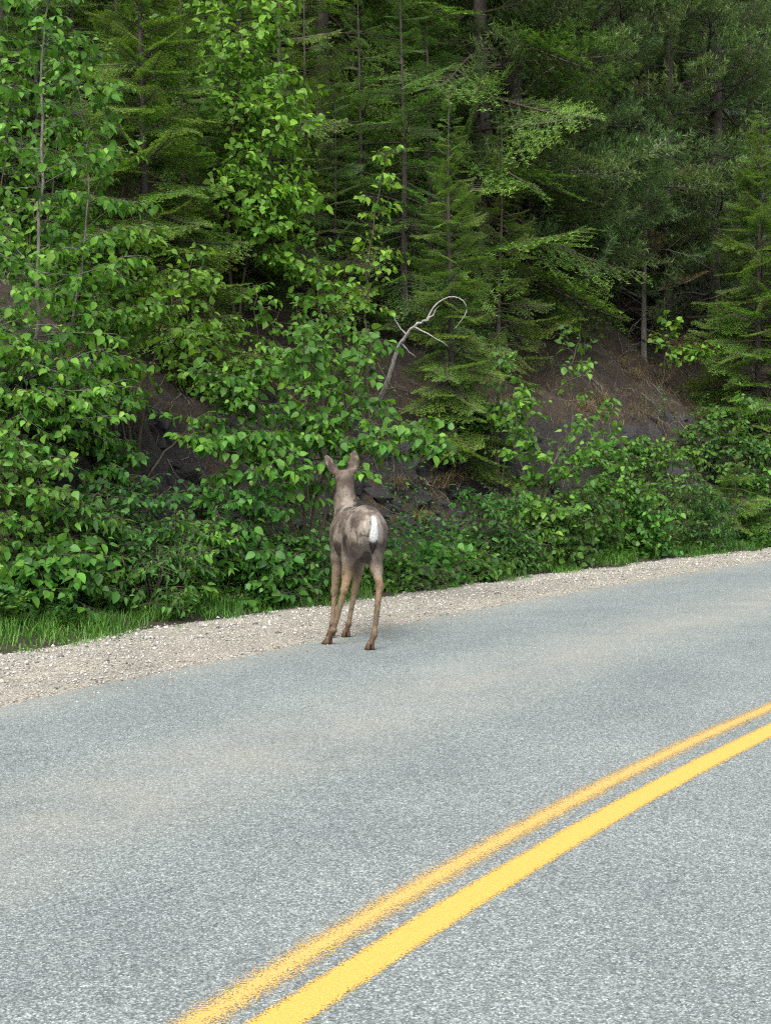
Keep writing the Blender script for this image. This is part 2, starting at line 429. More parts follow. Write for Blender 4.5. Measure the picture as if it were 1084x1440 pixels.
# loose gravel: many small faceted stones
def stones(n, s_rng, frac_fn, size_fn, zoff, seed):
    r = np.random.RandomState(seed)
    s = s_rng[0] + (s_rng[1] - s_rng[0]) * r.rand(n) ** 1.25
    fr = frac_fn(r, n)
    t = edge_t(s) + fr * (grass_t(s) - edge_t(s))
    p = np.concatenate([st2xy(s, t), (-0.012 - 0.02 * np.clip(fr, 0, 1) + zoff + 0.03 * n2(s, t, 2.0) * (fr > .1))[:, None]], 1)
    p[fr < 0.0, 2] = 0.002
    base = np.array([[1, 0, 0], [-1, 0, 0], [0, 1, 0], [0, -1, 0], [0, 0, 1], [0, 0, -1.0]])
    F0 = np.array([[0, 2, 4], [2, 1, 4], [1, 3, 4], [3, 0, 4], [2, 0, 5], [1, 2, 5], [3, 1, 5], [0, 3, 5]])
    size = size_fn(r, n)
    b = base[None] * (0.7 + 0.6 * r.rand(n, 6, 1)) + 0.25 * (r.rand(n, 6, 3) - 0.5)
    b = b * np.stack([size * (0.8 + 0.7 * r.rand(n)), size, size * 0.65], -1)[:, None]
    a = r.rand(n) * 6.28; c, sn = np.cos(a)[:, None], np.sin(a)[:, None]
    x = b[..., 0] * c - b[..., 1] * sn; y = b[..., 0] * sn + b[..., 1] * c
    V = np.stack([x, y, b[..., 2]], -1) + p[:, None]
    F = (F0[None] + 6 * np.arange(n)[:, None, None]).reshape(-1, 3)
    g_ = r.rand(n)
    col = np.where(g_[:, None] < 0.12, [[0.09, 0.09, 0.095]], np.where(g_[:, None] < 0.75, [[0.28, 0.266, 0.23]], [[0.40, 0.39, 0.35]]))
    col = col * (0.7 + 0.6 * r.rand(n, 1))
    T = np.repeat(np.concatenate([col, np.ones((n, 1))], 1), 6, 0)
    return V.reshape(-1, 3), F, T
A = Acc()
A.add(*stones(17000, (3.5, 24), lambda r, n: 1.08 * r.rand(n) ** 0.8 - 0.03, lambda r, n: 0.005 + 0.008 * r.rand(n) ** 2, 0.004, 11))
A.add(*stones(1500, (3.5, 24), lambda r, n: 0.25 + 0.9 * r.rand(n) ** 0.6, lambda r, n: 0.012 + 0.014 * r.rand(n) ** 2, 0.006, 12))
A.add(*stones(900, (3.5, 22), lambda r, n: -0.28 * r.rand(n) ** 3 - 0.0, lambda r, n: 0.004 + 0.005 * r.rand(n), 0.004, 13))
o = obj('gravel', A.mesh('gravel', M['gravel_stone'])); tag(o, 'loose pale gravel stones scattered over the road shoulder', 'gravel', kind='stuff')

# ------------------------------------------------------------------ rock outcrops
def rock_mesh(r, name):
    bm = bmesh.new()
    for k in range(22):
        p = r.uniform(-1, 1, 3); p = np.sign(p) * np.abs(p) ** 0.7
        bm.verts.new(p * np.array([1, 0.8, 0.7]) * r.uniform(0.75, 1.1))
    res = bmesh.ops.convex_hull(bm, input=bm.verts)
    junk = [e for e in res['geom_interior'] + res['geom_unused'] if isinstance(e, bmesh.types.BMVert)]
    bmesh.ops.delete(bm, geom=list(set(junk)), context='VERTS')
    bmesh.ops.bevel(bm, geom=bm.edges[:], offset=0.025, segments=1, affect='EDGES')
    me = bpy.data.meshes.new(name); bm.to_mesh(me); bm.free(); me.materials.append(M['rock'])
    return me
rr = np.random.RandomState(21)
ROCKS = [rock_mesh(rr, 'rock') for k in range(7)]
def outcrop(label, s0, s1, n, seed, smin=0.06, smax=0.24, w0=1.45, w1=2.45):
    r = np.random.RandomState(seed)
    sm = (s0 + s1) / 2
    c = st2xy(sm, grass_t(sm) + 1.8); root = empty('rock_outcrop', (c[0], c[1], ground_z(c[0], c[1])))
    tag(root, label, 'rock', 'rock outcrops along the bank')
    inv = np.array([c[0], c[1], root.location.z])
    for k in range(n):
        s = r.uniform(s0, s1); w = r.uniform(w0, w1)
        p = st2xy(s, grass_t(s) + w); z = float(ground_sw(s, w))
        sz = smin + (smax - smin) * r.rand() ** 1.8
        o = obj('rock', ROCKS[r.randint(7)], root)
        o.location = np.array([p[0], p[1], z - 0.45 * sz]) - inv
        o.rotation_euler = (r.normal(0, 0.35), r.normal(0.2, 0.35), -TH + r.normal(0, 0.5))
        o.scale = (sz * r.uniform(0.8, 1.5), sz * r.uniform(0.6, 1.0), sz * r.uniform(0.6, 1.1))
    return root
outcrop('dark grey cracked rock face beneath hanging dry grass and the leaning dead stem', 14.2, 19.0, 230, 31)
outcrop('dark rock face showing through leaves behind the diagonal bare stem', 8.4, 13.4, 170, 32)
outcrop('low dark rock ledge under the bare brown slope', 20.5, 27.5, 200, 33, 0.06, 0.26)

# ------------------------------------------------------------------ foliage generators
# leaf blade: ovate, pointed, folded along the midrib
LV = np.array([[0, 0, 0], [0.30, 0, -0.02], [0.65, 0, -0.03], [1.0, 0, -0.13],
               [0.08, 0.22, 0.03], [0.30, 0.36, 0.06], [0.62, 0.26, 0.03],
               [0.08, -0.22, 0.03], [0.30, -0.36, 0.06], [0.62, -0.26, 0.03]])
LF = np.array([[0, 1, 4], [4, 1, 5], [5, 1, 2], [5, 2, 6], [6, 2, 3], [0, 7, 1], [7, 8, 1], [8, 2, 1], [8, 9, 2], [9, 3, 2]])
LVn = LV * np.array([1, 0.55, 0.8])          # narrow leaf

def leaf_arrays(P, D, N, S, T, tmpl=LV):
    D = norm(D); side = norm(np.cross(N, D)); N = np.cross(D, side)
    V = P[:, None] + S[:, None, None] * (tmpl[None, :, 0:1] * D[:, None] + tmpl[None, :, 1:2] * side[:, None] + tmpl[None, :, 2:3] * N[:, None])
    n = len(P)
    F = (LF[None] + len(tmpl) * np.arange(n)[:, None, None]).reshape(-1, 3)
    return V.reshape(-1, 3), F, np.repeat(T, len(tmpl), 0)

LIGHT = np.array([-N2[0] * 0.6, -N2[1] * 0.6, 0.55])     # the open side, above the road

def grow(r, stems, nb, blen, spacing=0.05, leaf=0.085, droop=0.5, ustart=0.25, elev=0.5, twigs=5, bias=0.35, bare=0.3, young=0.5):
    """stems: list of (control points, base radius). Returns wood (V,F) and leaf arrays."""
    wood = Acc(); LP = []; LD = []; LN = []; LS = []; LT = []
    def leaves_on(P, u0):
        seg = np.linalg.norm(np.diff(P, axis=0), axis=1); L = seg.sum(); n = max(2, int(L * (1 - u0) / spacing))
        cum = np.concatenate([[0], np.cumsum(seg)]) / max(L, 1e-6)
        u = u0 + (1 - u0) * (np.arange(n) + r.rand(n) * 0.6) / n; u = np.clip(u, 0, 1)
        p = np.stack([np.interp(u, cum, P[:, k]) for k in range(3)], 1)
        d = np.stack([np.interp(u, cum, np.gradient(P[:, k])) for k in range(3)], 1); d = norm(d)
        sgn = np.where(np.arange(n) % 2 == 0, 1, -1)[:, None]
        sd_ = norm(np.cross(d, [0, 0, 1.0]) + 1e-4) * sgn
        ld = 0.55 * d + 0.65 * sd_ + r.normal(0, 0.5, (n, 3)); ld[:, 2] -= droop + 0.3 * r.rand(n)
        nn = LIGHT[None] + r.normal(0, 0.52, (n, 3)) + np.array([0, 0, 0.25])
        ln = norm(ld)
        LP.append(p + ln * 0.25 * leaf); LD.append(ln); LN.append(norm(nn))
        s = leaf * (0.45 + 0.75 * r.rand(n)) * (1.0 - 0.25 * (u > 0.9)); LS.append(s)
        t = np.clip(young + 0.22 * r.normal(0, 1, n) + 0.25 * (u - 0.5), 0, 1)
        LT.append(np.stack([t, r.rand(n), r.rand(n), np.ones(n)], 1))
    def limb(p, d, L, r0, n=7, sag=0.25):
        P = [p]; d = norm(d)
        for k in range(n - 1):
            d = norm(d + r.normal(0, 0.13, 3) + np.array([0, 0, -sag / n]))
            P.append(P[-1] + d * L / (n - 1))
        P = np.array(P)
        wood.add(*tube(P, np.linspace(r0, r0 * 0.3, n), 3))
        return P
    for (C, rad) in stems:
        n = max(10, len(C) * 5); P = resample(C, n)
        P = P + np.stack([0.03 * np.array([r.normal() for _ in range(n)]) for _ in range(3)], 1) * np.linspace(0, 1, n)[:, None]
        wood.add(*tube(P, np.linspace(rad, max(0.004, rad * 0.22), n), 7))
        az0 = r.rand() * 6.28
        for b in range(nb):
            u = ustart + (1 - ustart) * (b + r.rand()) / nb
            i = min(n - 2, int(u * (n - 1))); p = P[i] + (P[i + 1] - P[i]) * r.rand()
            a = az0 + b * 2.4 + r.normal(0, 0.4)
            e = elev + r.normal(0, 0.25)
            d = np.array([math.cos(a) * math.cos(e), math.sin(a) * math.cos(e), math.sin(e)])
            d[:2] += -N2 * bias
            L = blen * (1.05 - 0.65 * u) * r.uniform(0.65, 1.2)
            B = limb(p, d, L, max(0.004, rad * (1.05 - u) * 0.45))
            leaves_on(B, bare)
            for k in range(twigs):
                v = 0.2 + 0.75 * (k + r.rand()) / twigs; j = min(5, int(v * 6))
                dd = norm(B[j + 1] - B[j]); sd_ = norm(np.cross(dd, [0, 0, 1.0])) * (1 if k % 2 else -1)
                tw = limb(B[j] + (B[j + 1] - B[j]) * r.rand(), 0.6 * dd + 0.75 * sd_ + r.normal(0, 0.2, 3), L * r.uniform(0.25, 0.5), 0.004, 5, 0.4)
                leaves_on(tw, 0.12)
        leaves_on(P[int(n * 0.8):], 0.0)
    return wood, tuple(np.concatenate(a) for a in (LP, LD, LN, LS, LT))

def basis_matrix(p, d, n_, s):
    d = norm(d); side = norm(np.cross(n_, d)); n_ = np.cross(d, side)
    return Matrix([[d[0] * s, side[0] * s, n_[0] * s, p[0]], [d[1] * s, side[1] * s, n_[1] * s, p[1]], [d[2] * s, side[2] * s, n_[2] * s, p[2]], [0, 0, 0, 1]])

LEAFSHARE = {}
def shared_leaf(mat, k, narrow):
    key = (mat, k, narrow)
    if key not in LEAFSHARE:
        t = [0.3, 0.5, 0.65, 0.85][k]; v = [0.4, 0.7, 0.5, 0.8][k]
        LEAFSHARE[key] = mesh_tris('leaf', LVn if narrow else LV, LF, M[mat], np.tile([t, v, 0.5, 1.0], (10, 1)))
    return LEAFSHARE[key]

def plant(name, label, cat, base, stems, group=None, mat='broad_leaf', bark='bark_brown', single=0, narrow=False, seed=1, frame=True, **kw):
    r = np.random.RandomState(seed)
    wood, (P, D, N, S, T) = grow(r, stems, **kw)
    base = np.asarray(base, float)
    root = empty(name, base); tag(root, label, cat, group)
    V, F, TT = wood.arrays()
    obj('trunk' if cat == 'tree' else 'stem', mesh_tris('stem', V - base, F, M[bark], smooth=True), root)
    # leaf edges under the ground or reaching over the shoulder are not grown
    s = P[:, 0] * D2[0] + P[:, 1] * D2[1]; w = P[:, 0] * N2[0] + P[:, 1] * N2[1] - grass_t(s)
    ok = (P[:, 2] > ground_sw(s, w) + 0.03) & ((w > -0.15) | (P[:, 2] > 1.0))
    P, D, N, S, T = (a[ok] for a in (P, D, N, S, T))
    if single:
        # the leaves that stand foremost in view become leaves of their own
        px = 542 + P[:, 0] / P[:, 1] * 1800; py = 650 - (P[:, 2] - CAM_H) / P[:, 1] * 1800
        vis = (px > 5) & (px < 1079) & (py > 5)
        depth = P[:, 1] + 0.25 * r.rand(len(P)) + np.where(vis, 0, 99)
        pick = np.argsort(depth)[:single]; pick = pick[vis[pick]]
        for i in pick:
            k = int(np.clip(T[i, 0] * 4, 0, 3))
            o = bpy.data.objects.new('leaf', shared_leaf(mat, k, narrow))
            o.matrix_basis = basis_matrix(P[i] - base, D[i], N[i], S[i])
            COL.objects.link(o); o.parent = root
        keep = np.ones(len(P), bool); keep[pick] = False
        P, D, N, S, T = (a[keep] for a in (P, D, N, S, T))
    V, F, TT = leaf_arrays(P - base, D, N, S, T, LVn if narrow else LV)
    c = obj('crown' if cat == 'tree' else 'foliage', mesh_tris('foliage', V, F, M[mat], TT), root)
    c['kind'] = 'stuff'
    return root

# conifer branch templates: along +X, flat in XY, one metre long unless given
def needles(r, A, P, n_len, spacing, wid, tip, spread=0.85, fwd=0.55, up=0.25, radial=False):
    seg = np.linalg.norm(np.diff(P, axis=0), axis=1); L = seg.sum(); n = max(3, int(L / spacing))
    cum = np.concatenate([[0], np.cumsum(seg)]) / L
    u = (np.arange(n) + r.rand(n)) / n
    p = np.stack([np.interp(u, cum, P[:, k]) for k in range(3)], 1)
    d = norm(np.stack([np.interp(u, cum, np.gradient(P[:, k])) for k in range(3)], 1))
    s = norm(np.cross(d, [0, 0, 1.0]) + 1e-5); b = np.cross(s, d)
    if radial:
        a = r.rand(n) * 6.283; o_ = np.cos(a)[:, None] * s + np.sin(a)[:, None] * b
    else:
        o_ = s * np.where(np.arange(n) % 2 == 0, 1, -1)[:, None] + b * (up + 0.35 * r.normal(0, 1, n))[:, None]
    nd_ = norm(fwd * d + spread * o_ + 0.12 * r.normal(0, 1, (n, 3)))
    l = n_len * r.uniform(0.7, 1.15, n)[:, None]
    wv = norm(np.cross(nd_, b + 0.4 * r.normal(0, 1, (n, 3)))) * wid / 2
    V = np.stack([p - wv, p + wv, p + nd_ * l], 1).reshape(-1, 3)
    F = np.arange(3 * n).reshape(-1, 3)
    t = np.clip(tip[0] + (tip[1] - tip[0]) * u + 0.08 * r.normal(0, 1, n), 0, 1)
    T = np.stack([t, r.rand(n), 0 * t, 0 * t + 1], 1)
    A.add(V, F, np.repeat(T, 3, 0))

def fir_branch(r, L=1.0, n_len=0.026, spacing=0.005, wid=0.0050, step=0.062, tipcol=(0.25, 0.8), sub=True, sag=0.25):
    A = Acc(); W = Acc()
    n = 9; x = np.linspace(0, L, n)
    z = -sag * L * (x / L) ** 1.5 * 0.6 + 0.10 * L * (x / L) ** 4
    P = np.stack([x, 0.04 * L * np.sin(x / L * 3 + r.rand() * 6) , z], 1)
    W.add(*tube(P, np.linspace(0.012 * L + 0.002, 0.002, n), 4))
    needles(r, A, P[3:], n_len, spacing, wid, (tipcol[0], tipcol[1]))
    k = 0; u = 0.14
    while u < 0.97:
        p = np.array([np.interp(u * L, x, P[:, j]) for j in range(3)])
        l = L * (0.50 * (1 - u) ** 0.8 + 0.07) * r.uniform(0.7, 1.15)
        for sg in (-1, 1):
            a = sg * R(r.uniform(42, 62))
            d = np.array([math.cos(a), math.sin(a), -0.12 - 0.15 * r.rand()])
            q = np.linspace(0, 1, 6)[:, None]
            Q = p + d * q * l + np.array([0.18 * l, 0, -0.10 * l]) * q ** 2
            W.add(*tube(Q, np.linspace(0.0045 * L + 0.001, 0.0012, 6), 3))
            needles(r, A, Q, n_len, spacing, wid, (tipcol[0] * 0.8, tipcol[1]))
            if sub and l > 0.12 * L:
                v = 0.25
                while v < 0.95:
                    pq = p + d * v * l + np.array([0.18 * l, 0, -0.10 * l]) * v ** 2
                    l2 = l * (0.42 * (1 - v) + 0.10) * r.uniform(0.7, 1.2)
                    for s2 in (-1, 1):
                        a2 = a + s2 * R(r.uniform(38, 58))
                        d2 = np.array([math.cos(a2), math.sin(a2), -0.22 * r.rand() - 0.05])
                        Q2 = pq + d2 * np.linspace(0, 1, 3)[:, None] * l2
                        needles(r, A, Q2, n_len, spacing, wid, (tipcol[0], tipcol[1] + 0.15))
                    v += step * 1.1 * L / l * r.uniform(0.8, 1.2)
        u += step * r.uniform(0.8, 1.2)
    return A, W

def pine_branch(r, L=2.0, n_len=0.10, wid=0.012):
    A = Acc(); W = Acc()
    n = 9; x = np.linspace(0, L, n)
    P = np.stack([x, 0.06 * L * np.sin(x / L * 4 + r.rand() * 6), 0.22 * L * (x / L) ** 2 - 0.12 * x], 1)
    W.add(*tube(P, np.linspace(0.014 * L, 0.005, n), 5))
    def tuft(Q):
        needles(r, A, Q, n_len, 0.0092, wid, (0.25, 0.75), 0.8, 0.75, radial=True)
    for u in np.linspace(0.22, 0.98, 13):
        p = np.array([np.interp(u * L, x, P[:, j]) for j in range(3)])
        for sg in (-1, 1):
            l = L * (0.42 * (1 - u) + 0.12) * r.uniform(0.6, 1.1)
            a = sg * R(r.uniform(35, 65)); d = np.array([math.cos(a), math.sin(a), r.uniform(-0.1, 0.35)])
            q = np.linspace(0, 1, 6)[:, None]; Q = p + d * q * l + np.array([0.1 * l, 0, 0.22 * l]) * q ** 2
            W.add(*tube(Q, np.linspace(0.008, 0.003, 6), 3)); tuft(Q[3:])
            for v in (0.35, 0.6, 0.8):
                pq = Q[int(v * 5)]; a2 = a + r.choice([-1, 1]) * R(45); d2 = np.array([math.cos(a2), math.sin(a2), 0.35])
                Q2 = pq + d2 * np.linspace(0, 1, 4)[:, None] * l * 0.4
                W.add(*tube(Q2, [0.003] * 4, 3)); tuft(Q2[1:])
    tuft(P[6:])
    return A, W

def conifer_layout(r, H, rad, z0, n, pitch=(0.35, -0.25), top_open=0.85, droop=0.0):
    """list of (z, azimuth, length, pitch)"""
    out = []
    for k in range(n):
        u = (k + r.rand()) / n; z = z0 + (H - z0) * u
        L = rad * ((1 - u) ** top_open * 0.95 + 0.06) * r.uniform(0.72, 1.15)
        out.append((z, k * 2.399 + r.normal(0, 0.3), L, pitch[1] + (pitch[0] - pitch[1]) * u + r.normal(0, 0.20)))
    return out

def branch_matrix(z, az, L, pitch, trunkx=(0, 0), roll=0.0):
    return Matrix.Translation((trunkx[0], trunkx[1], z)) @ Matrix.Rotation(az, 4, 'Z') @ Matrix.Rotation(-pitch, 4, 'Y') @ Matrix.Rotation(roll, 4, 'X') @ Matrix.Diagonal((L, L, L, 1))

def trunk_mesh(r, H, rad, bark, dead=0, deadlen=0.8, dz=(0.2, 3.0)):
    A = Acc(); n = 14; z = np.linspace(-0.3, H, n)
    P = np.stack([0.03 * np.sin(z * 0.9 + r.rand() * 6), 0.03 * np.sin(z * 0.7 + r.rand() * 6), z], 1)
    A.add(*tube(P, rad * np.linspace(1.15, 0.06, n) ** 0.9, 9))
    for k in range(dead):                # dead bare lower limbs with forks
        zz_ = r.uniform(*dz); a = r.rand() * 6.28; L = deadlen * r.uniform(0.5, 1.3)
        q = np.linspace(0, 1, 6)[:, None]
        d = np.array([math.cos(a), math.sin(a), r.uniform(-0.35, 0.15)])
        Q = np.array([0, 0, zz_]) + d * q * L + np.array([0, 0, -0.25 * L]) * q ** 2 + r.normal(0, 0.03 * L, (6, 3)) * q
        A.add(*tube(Q, np.linspace(0.012, 0.003, 6), 4))
        for j in (2, 3, 4):
            d2 = norm(d + r.normal(0, 0.7, 3)); Q2 = Q[j] + d2 * np.linspace(0, 1, 4)[:, None] * L * 0.4 + r.normal(0, 0.02, (4, 3))
            A.add(*tube(Q2, np.linspace(0.006, 0.002, 4), 3))
    V, F, T = A.arrays()
    return mesh_tris('trunk', V, F, M[bark], smooth=True)

def two_mat_mesh(name, A, W, mat, bark):
    """needles and twig wood of one branch in one mesh, two materials"""
    V1, F1, T1 = A.arrays(); V2, F2, T2 = W.arrays()
    me = mesh_tris(name, np.concatenate([V1, V2]), np.concatenate([F1, F2 + len(V1)]), M[mat], np.concatenate([T1, T2]))
    me.materials.append(M[bark])
    mi = np.zeros(len(F1) + len(F2), np.int32); mi[len(F1):] = 1
    me.polygons.foreach_set('material_index', mi)
    return me

def near_conifer(name, label, base, H, rad, n, meshes, trunk_r, seed, group=None, z0=0.25, bark='bark_dark', dead=10, tilt=0.0, **kw):
    r = np.random.RandomState(seed)
    root = empty(name, base); tag(root, label, 'tree', group)
    root.rotation_euler = (tilt * r.normal(), tilt * r.normal(), 0)
    obj('trunk', trunk_mesh(r, H, trunk_r, bark, dead, rad * 0.6, (0.1, H * 0.5)), root)
    for (z, az, L, p) in conifer_layout(r, H, rad, z0, n, **kw):
        o = obj('branch', meshes[r.randint(len(meshes))], root)
        o.matrix_basis = branch_matrix(z, az, L, p, roll=r.normal(0, 0.35))
    return root

def crown_mesh(name, r, templates, H, rad, n, z0, mat, bark, tl, **kw):
    A = Acc(); W = Acc()
    TA = [(a.arrays(), w.arrays()) for a, w in templates]
    for (z, az, L, p) in conifer_layout(r, H, rad, z0, n, **kw):
        (V1, F1, T1), (V2, F2, T2) = TA[r.randint(len(TA))]
        m = np.array(branch_matrix(z, az, L / tl, p, roll=r.normal(0, 0.45)))
        T1 = T1.copy(); T1[:, 1] = np.clip(0.5 * T1[:, 1] + 0.5 * r.rand(), 0, 1); T1[:, 0] = np.clip(T1[:, 0] + r.normal(0, 0.1), 0, 1)
        A.add(V1 @ m[:3, :3].T + m[:3, 3], F1, T1); W.add(V2 @ m[:3, :3].T + m[:3, 3], F2, T2)
    return two_mat_mesh(name, A, W, mat, bark)

def big_conifer(name, label, base, crown, trunk, group, rz=0.0, sc_=1.0):
    root = empty(name, base, rz); root.scale = (sc_, sc_, sc_); tag(root, label, 'tree', group)
    obj('trunk', trunk, root); c = obj('crown', crown, root)
    return root

# ------------------------------------------------------------------ conifers
tr = np.random.RandomState(5)
FIR = [two_mat_mesh('fir_branch', *fir_branch(tr, tipcol=(0.30, 0.95)), 'fir_needle', 'bark_brown') for k in range(4)]
HEM = [two_mat_mesh('hemlock_branch', *fir_branch(tr, n_len=0.020, spacing=0.005, wid=0.0045, step=0.055, tipcol=(0.25, 0.8), sag=0.45), 'hemlock_needle', 'bark_brown') for k in range(3)]

near_conifer('fir_tree', 'bushy young fir with bright tips behind the birch clump', foot(205, 15.6), 5.8, 1.4, 150, FIR, 0.06, 41, 'young conifers on the bank', pitch=(0.5, -0.15))
near_conifer('hemlock_tree', 'fine feathery young hemlock between the fir and the tall leafy sapling', foot(335, 18.0), 4.6, 1.3, 120, HEM, 0.045, 42, 'young conifers on the bank', pitch=(0.4, -0.25))
near_conifer('fir_tree', 'young fir with yellow green tips above the leaning dead stem', foot(632, 18.3), 5.4, 1.05, 130, FIR, 0.05, 43, 'young conifers on the bank', pitch=(0.55, -0.2), z0=0.1)
near_conifer('fir_tree', 'broad bright green fir above the far bend of the bank', foot(1064, 24.8), 6.9, 1.8, 150, FIR, 0.07, 44, 'young conifers on the bank', pitch=(0.5, -0.15))
near_conifer('spruce_tree', 'slim pale blue green spruce top among dark trunks', foot(1052, 36.0) , 9.5, 1.2, 60,
             [two_mat_mesh('spruce_branch', *fir_branch(tr, n_len=0.03, spacing=0.008, wid=0.006, tipcol=(0.3, 0.9), sag=0.1), 'spruce_needle', 'bark_brown') for k in range(2)], 0.07, 45, 'young conifers on the bank', pitch=(0.7, 0.0), z0=2.0)
near_conifer('fir_seedling', 'small yellow green fir seedling on the brown slope', foot(737, 18.6), 1.0, 0.55, 30, FIR, 0.02, 46, 'fir seedlings at the foot of the bank', dead=0, pitch=(0.5, 0.1))
near_conifer('fir_seedling', 'bushy fir seedling at the gravel edge under the low rock ledge', foot(1035, 21.6), 1.5, 0.8, 36, FIR, 0.02, 47, 'fir seedlings at the foot of the bank', dead=0, pitch=(0.5, 0.1))
near_conifer('fir_seedling', 'spreading fir seedling beside the fallen brown litter slope', foot(900, 19.6), 1.2, 0.65, 34, FIR, 0.02, 48, 'fir seedlings at the foot of the bank', dead=0, pitch=(0.5, 0.1))
near_conifer('hemlock_tree', 'thin hemlock sapling beside the leaning dead stem', foot(470, 19.5), 3.8, 1.0, 80, HEM, 0.03, 49, 'young conifers on the bank', pitch=(0.4, -0.25))

BT = 2.2
big_t = [fir_branch(tr, L=BT, n_len=0.058, spacing=0.018, wid=0.013, step=0.078, tipcol=(0.25, 0.85), sag=0.3) for k in range(3)]
drk_t = [fir_branch(tr, L=BT, n_len=0.06, spacing=0.026, wid=0.021, step=0.08, tipcol=(0.1, 0.6), sag=0.45) for k in range(3)]
yng_t = [fir_branch(tr, L=1.3, n_len=0.038, spacing=0.0135, wid=0.011, step=0.078, tipcol=(0.15, 0.75), sag=0.35) for k in range(3)]
pin_t = [pine_branch(tr) for k in range(3)]
cr = np.random.RandomState(9)
CROWN = {
    'fir1': crown_mesh('fir_crown', cr, big_t, 15, 3.0, 108, 1.2, 'fir_needle', 'bark_brown', BT, pitch=(0.4, -0.3), top_open=0.7),
    'fir2': crown_mesh('fir_crown', cr, drk_t, 14, 2.8, 104, 0.5, 'hemlock_needle', 'bark_brown', BT, pitch=(0.3, -0.35), top_open=0.7),
    'pine1': crown_mesh('pine_crown', cr, pin_t, 13, 3.0, 60, 0.6, 'pine_needle', 'bark_dark', 2.0, pitch=(0.6, -0.1), top_open=0.5),
    'pine2': crown_mesh('pine_crown', cr, pin_t, 15, 2.6, 60, 1.0, 'pine_needle', 'bark_dark', 2.0, pitch=(0.6, -0.2), top_open=0.5),
    'young1': crown_mesh('fir_crown', cr, yng_t, 5, 1.5, 60, 0.2, 'hemlock_needle', 'bark_brown', 1.3, pitch=(0.4, -0.3), top_open=0.8),
    'young2': crown_mesh('fir_crown', cr, yng_t, 6, 1.4, 64, 0.2, 'fir_needle', 'bark_brown', 1.3, pitch=(0.45, -0.2), top_open=0.8),
    'dry': crown_mesh('dry_crown', cr, pin_t, 6, 1.7, 20, 0.3, 'dry_needle', 'twig_grey', 2.0, pitch=(0.5, -0.2), top_open=0.6),
}
TRUNK = {
    'fir1': trunk_mesh(cr, 15, 0.16, 'bark_dark', 26, 1.6, (0.3, 5)),
    'fir2': trunk_mesh(cr, 14, 0.13, 'bark_dark', 24, 1.5, (0.3, 5)),
    'pine1': trunk_mesh(cr, 13, 0.15, 'bark_dark', 26, 1.9, (0.3, 5)),
    'pine2': trunk_mesh(cr, 15, 0.14, 'bark_dark', 26, 1.7, (0.3, 6)),
    'young1': trunk_mesh(cr, 5, 0.05, 'bark_dark', 16, 1.0, (0.1, 2)),
    'young2': trunk_mesh(cr, 6, 0.05, 'bark_dark', 16, 1.0, (0.1, 2)),
    'dry': trunk_mesh(cr, 6, 0.06, 'twig_grey', 14, 1.2, (0.3, 4)),
}
BIG = [
    ('fir1', 676, 23.0, 0.3, 1.0, 'tall fir with bare dark trunk behind the yellow tipped young fir'),
    ('pine1', 866, 27.0, 1.1, 1.0, 'grey green pine with crooked limbs above the brown slope'),
    ('pine2', 770, 24.5, 4.0, 0.8, 'shorter pine leaning beside the bare dark fir trunk'),
    ('pine1', 955, 31.0, 2.2, 1.05, 'pine behind the broad bright green fir'),
    ('fir1', 455, 22.5, 2.0, 0.95, 'pale green fir behind the tall leafy sapling'),
    ('dry', 905, 26.0, 2.6, 1.0, 'small half dead pine with brown needles on the slope'),
    ('dry', 385, 20.0, 0.6, 0.55, 'low browned conifer under the feathery hemlock'),
]
BACK_FIR = [(-60, 20), (95, 21), (235, 22.5), (330, 24), (400, 27), (540, 27.5), (610, 31), (160, 28), (20, 28), (300, 33), (700, 36), (1010, 38), (1110, 31), (480, 36), (1130, 40), (760, 44), (560, 42), (380, 42), (200, 38), (60, 36)]
BACK_PINE = [(745, 30), (815, 33), (905, 37), (1000, 44), (860, 46), (660, 28), (1000, 28), (800, 25.2), (722, 23.8), (935, 27), (845, 29)]
YOUNG = [(60, 16.5), (110, 18.5), (15, 18), (260, 18.5), (300, 20), (395, 19), (430, 20.5), (365, 22), (505, 20.5), (565, 20.2), (600, 22), (702, 21.8), (745, 23.6), (170, 20), (225, 20.5), (-40, 16.5), (820, 26.5), (985, 28.5), (1090, 29.5), (1040, 31), (660, 25), (480, 24), (540, 24.5), (690, 26.5), (915, 29.5), (870, 31.5), (320, 26), (130, 24), (50, 22.5)]
for i, (k, px, Y, rz, s_, lab) in enumerate(BIG):
    big_conifer('pine_tree' if k != 'fir1' else 'fir_tree', lab, foot(px, Y, 0.1), CROWN[k], TRUNK[k], 'tall conifers on the hillside', rz, s_)
bk = np.random.RandomState(17)
for (px, Y) in BACK_FIR:
    k = 'fir2' if bk.rand() < 0.7 else 'fir1'
    big_conifer('fir_tree', 'dark drooping fir in the dense forest up the hillside' if k == 'fir2' else 'lighter green fir in the dense forest up the hillside', foot(px, Y, 0.1), CROWN[k], TRUNK[k], 'dark firs filling the hillside', bk.rand() * 6.28, bk.uniform(0.85, 1.15))
for (px, Y) in YOUNG:
    k = 'young1' if bk.rand() < 0.6 else 'young2'
    big_conifer('fir_tree', 'young dark fir growing under the tall hillside conifers' if k == 'young1' else 'young yellow tipped fir growing under the tall hillside conifers', foot(px, Y, 0.1), CROWN[k], TRUNK[k], 'young firs under the tall conifers', bk.rand() * 6.28, bk.uniform(0.75, 1.2))
for (px, Y) in BACK_PINE:
    k = 'pine1' if bk.rand() < 0.5 else 'pine2'
    big_conifer('pine_tree', 'grey green pine deep among the hillside forest', foot(px, Y, 0.1), CROWN[k], TRUNK[k], 'pines among the hillside forest', bk.rand() * 6.28, bk.uniform(0.9, 1.15))

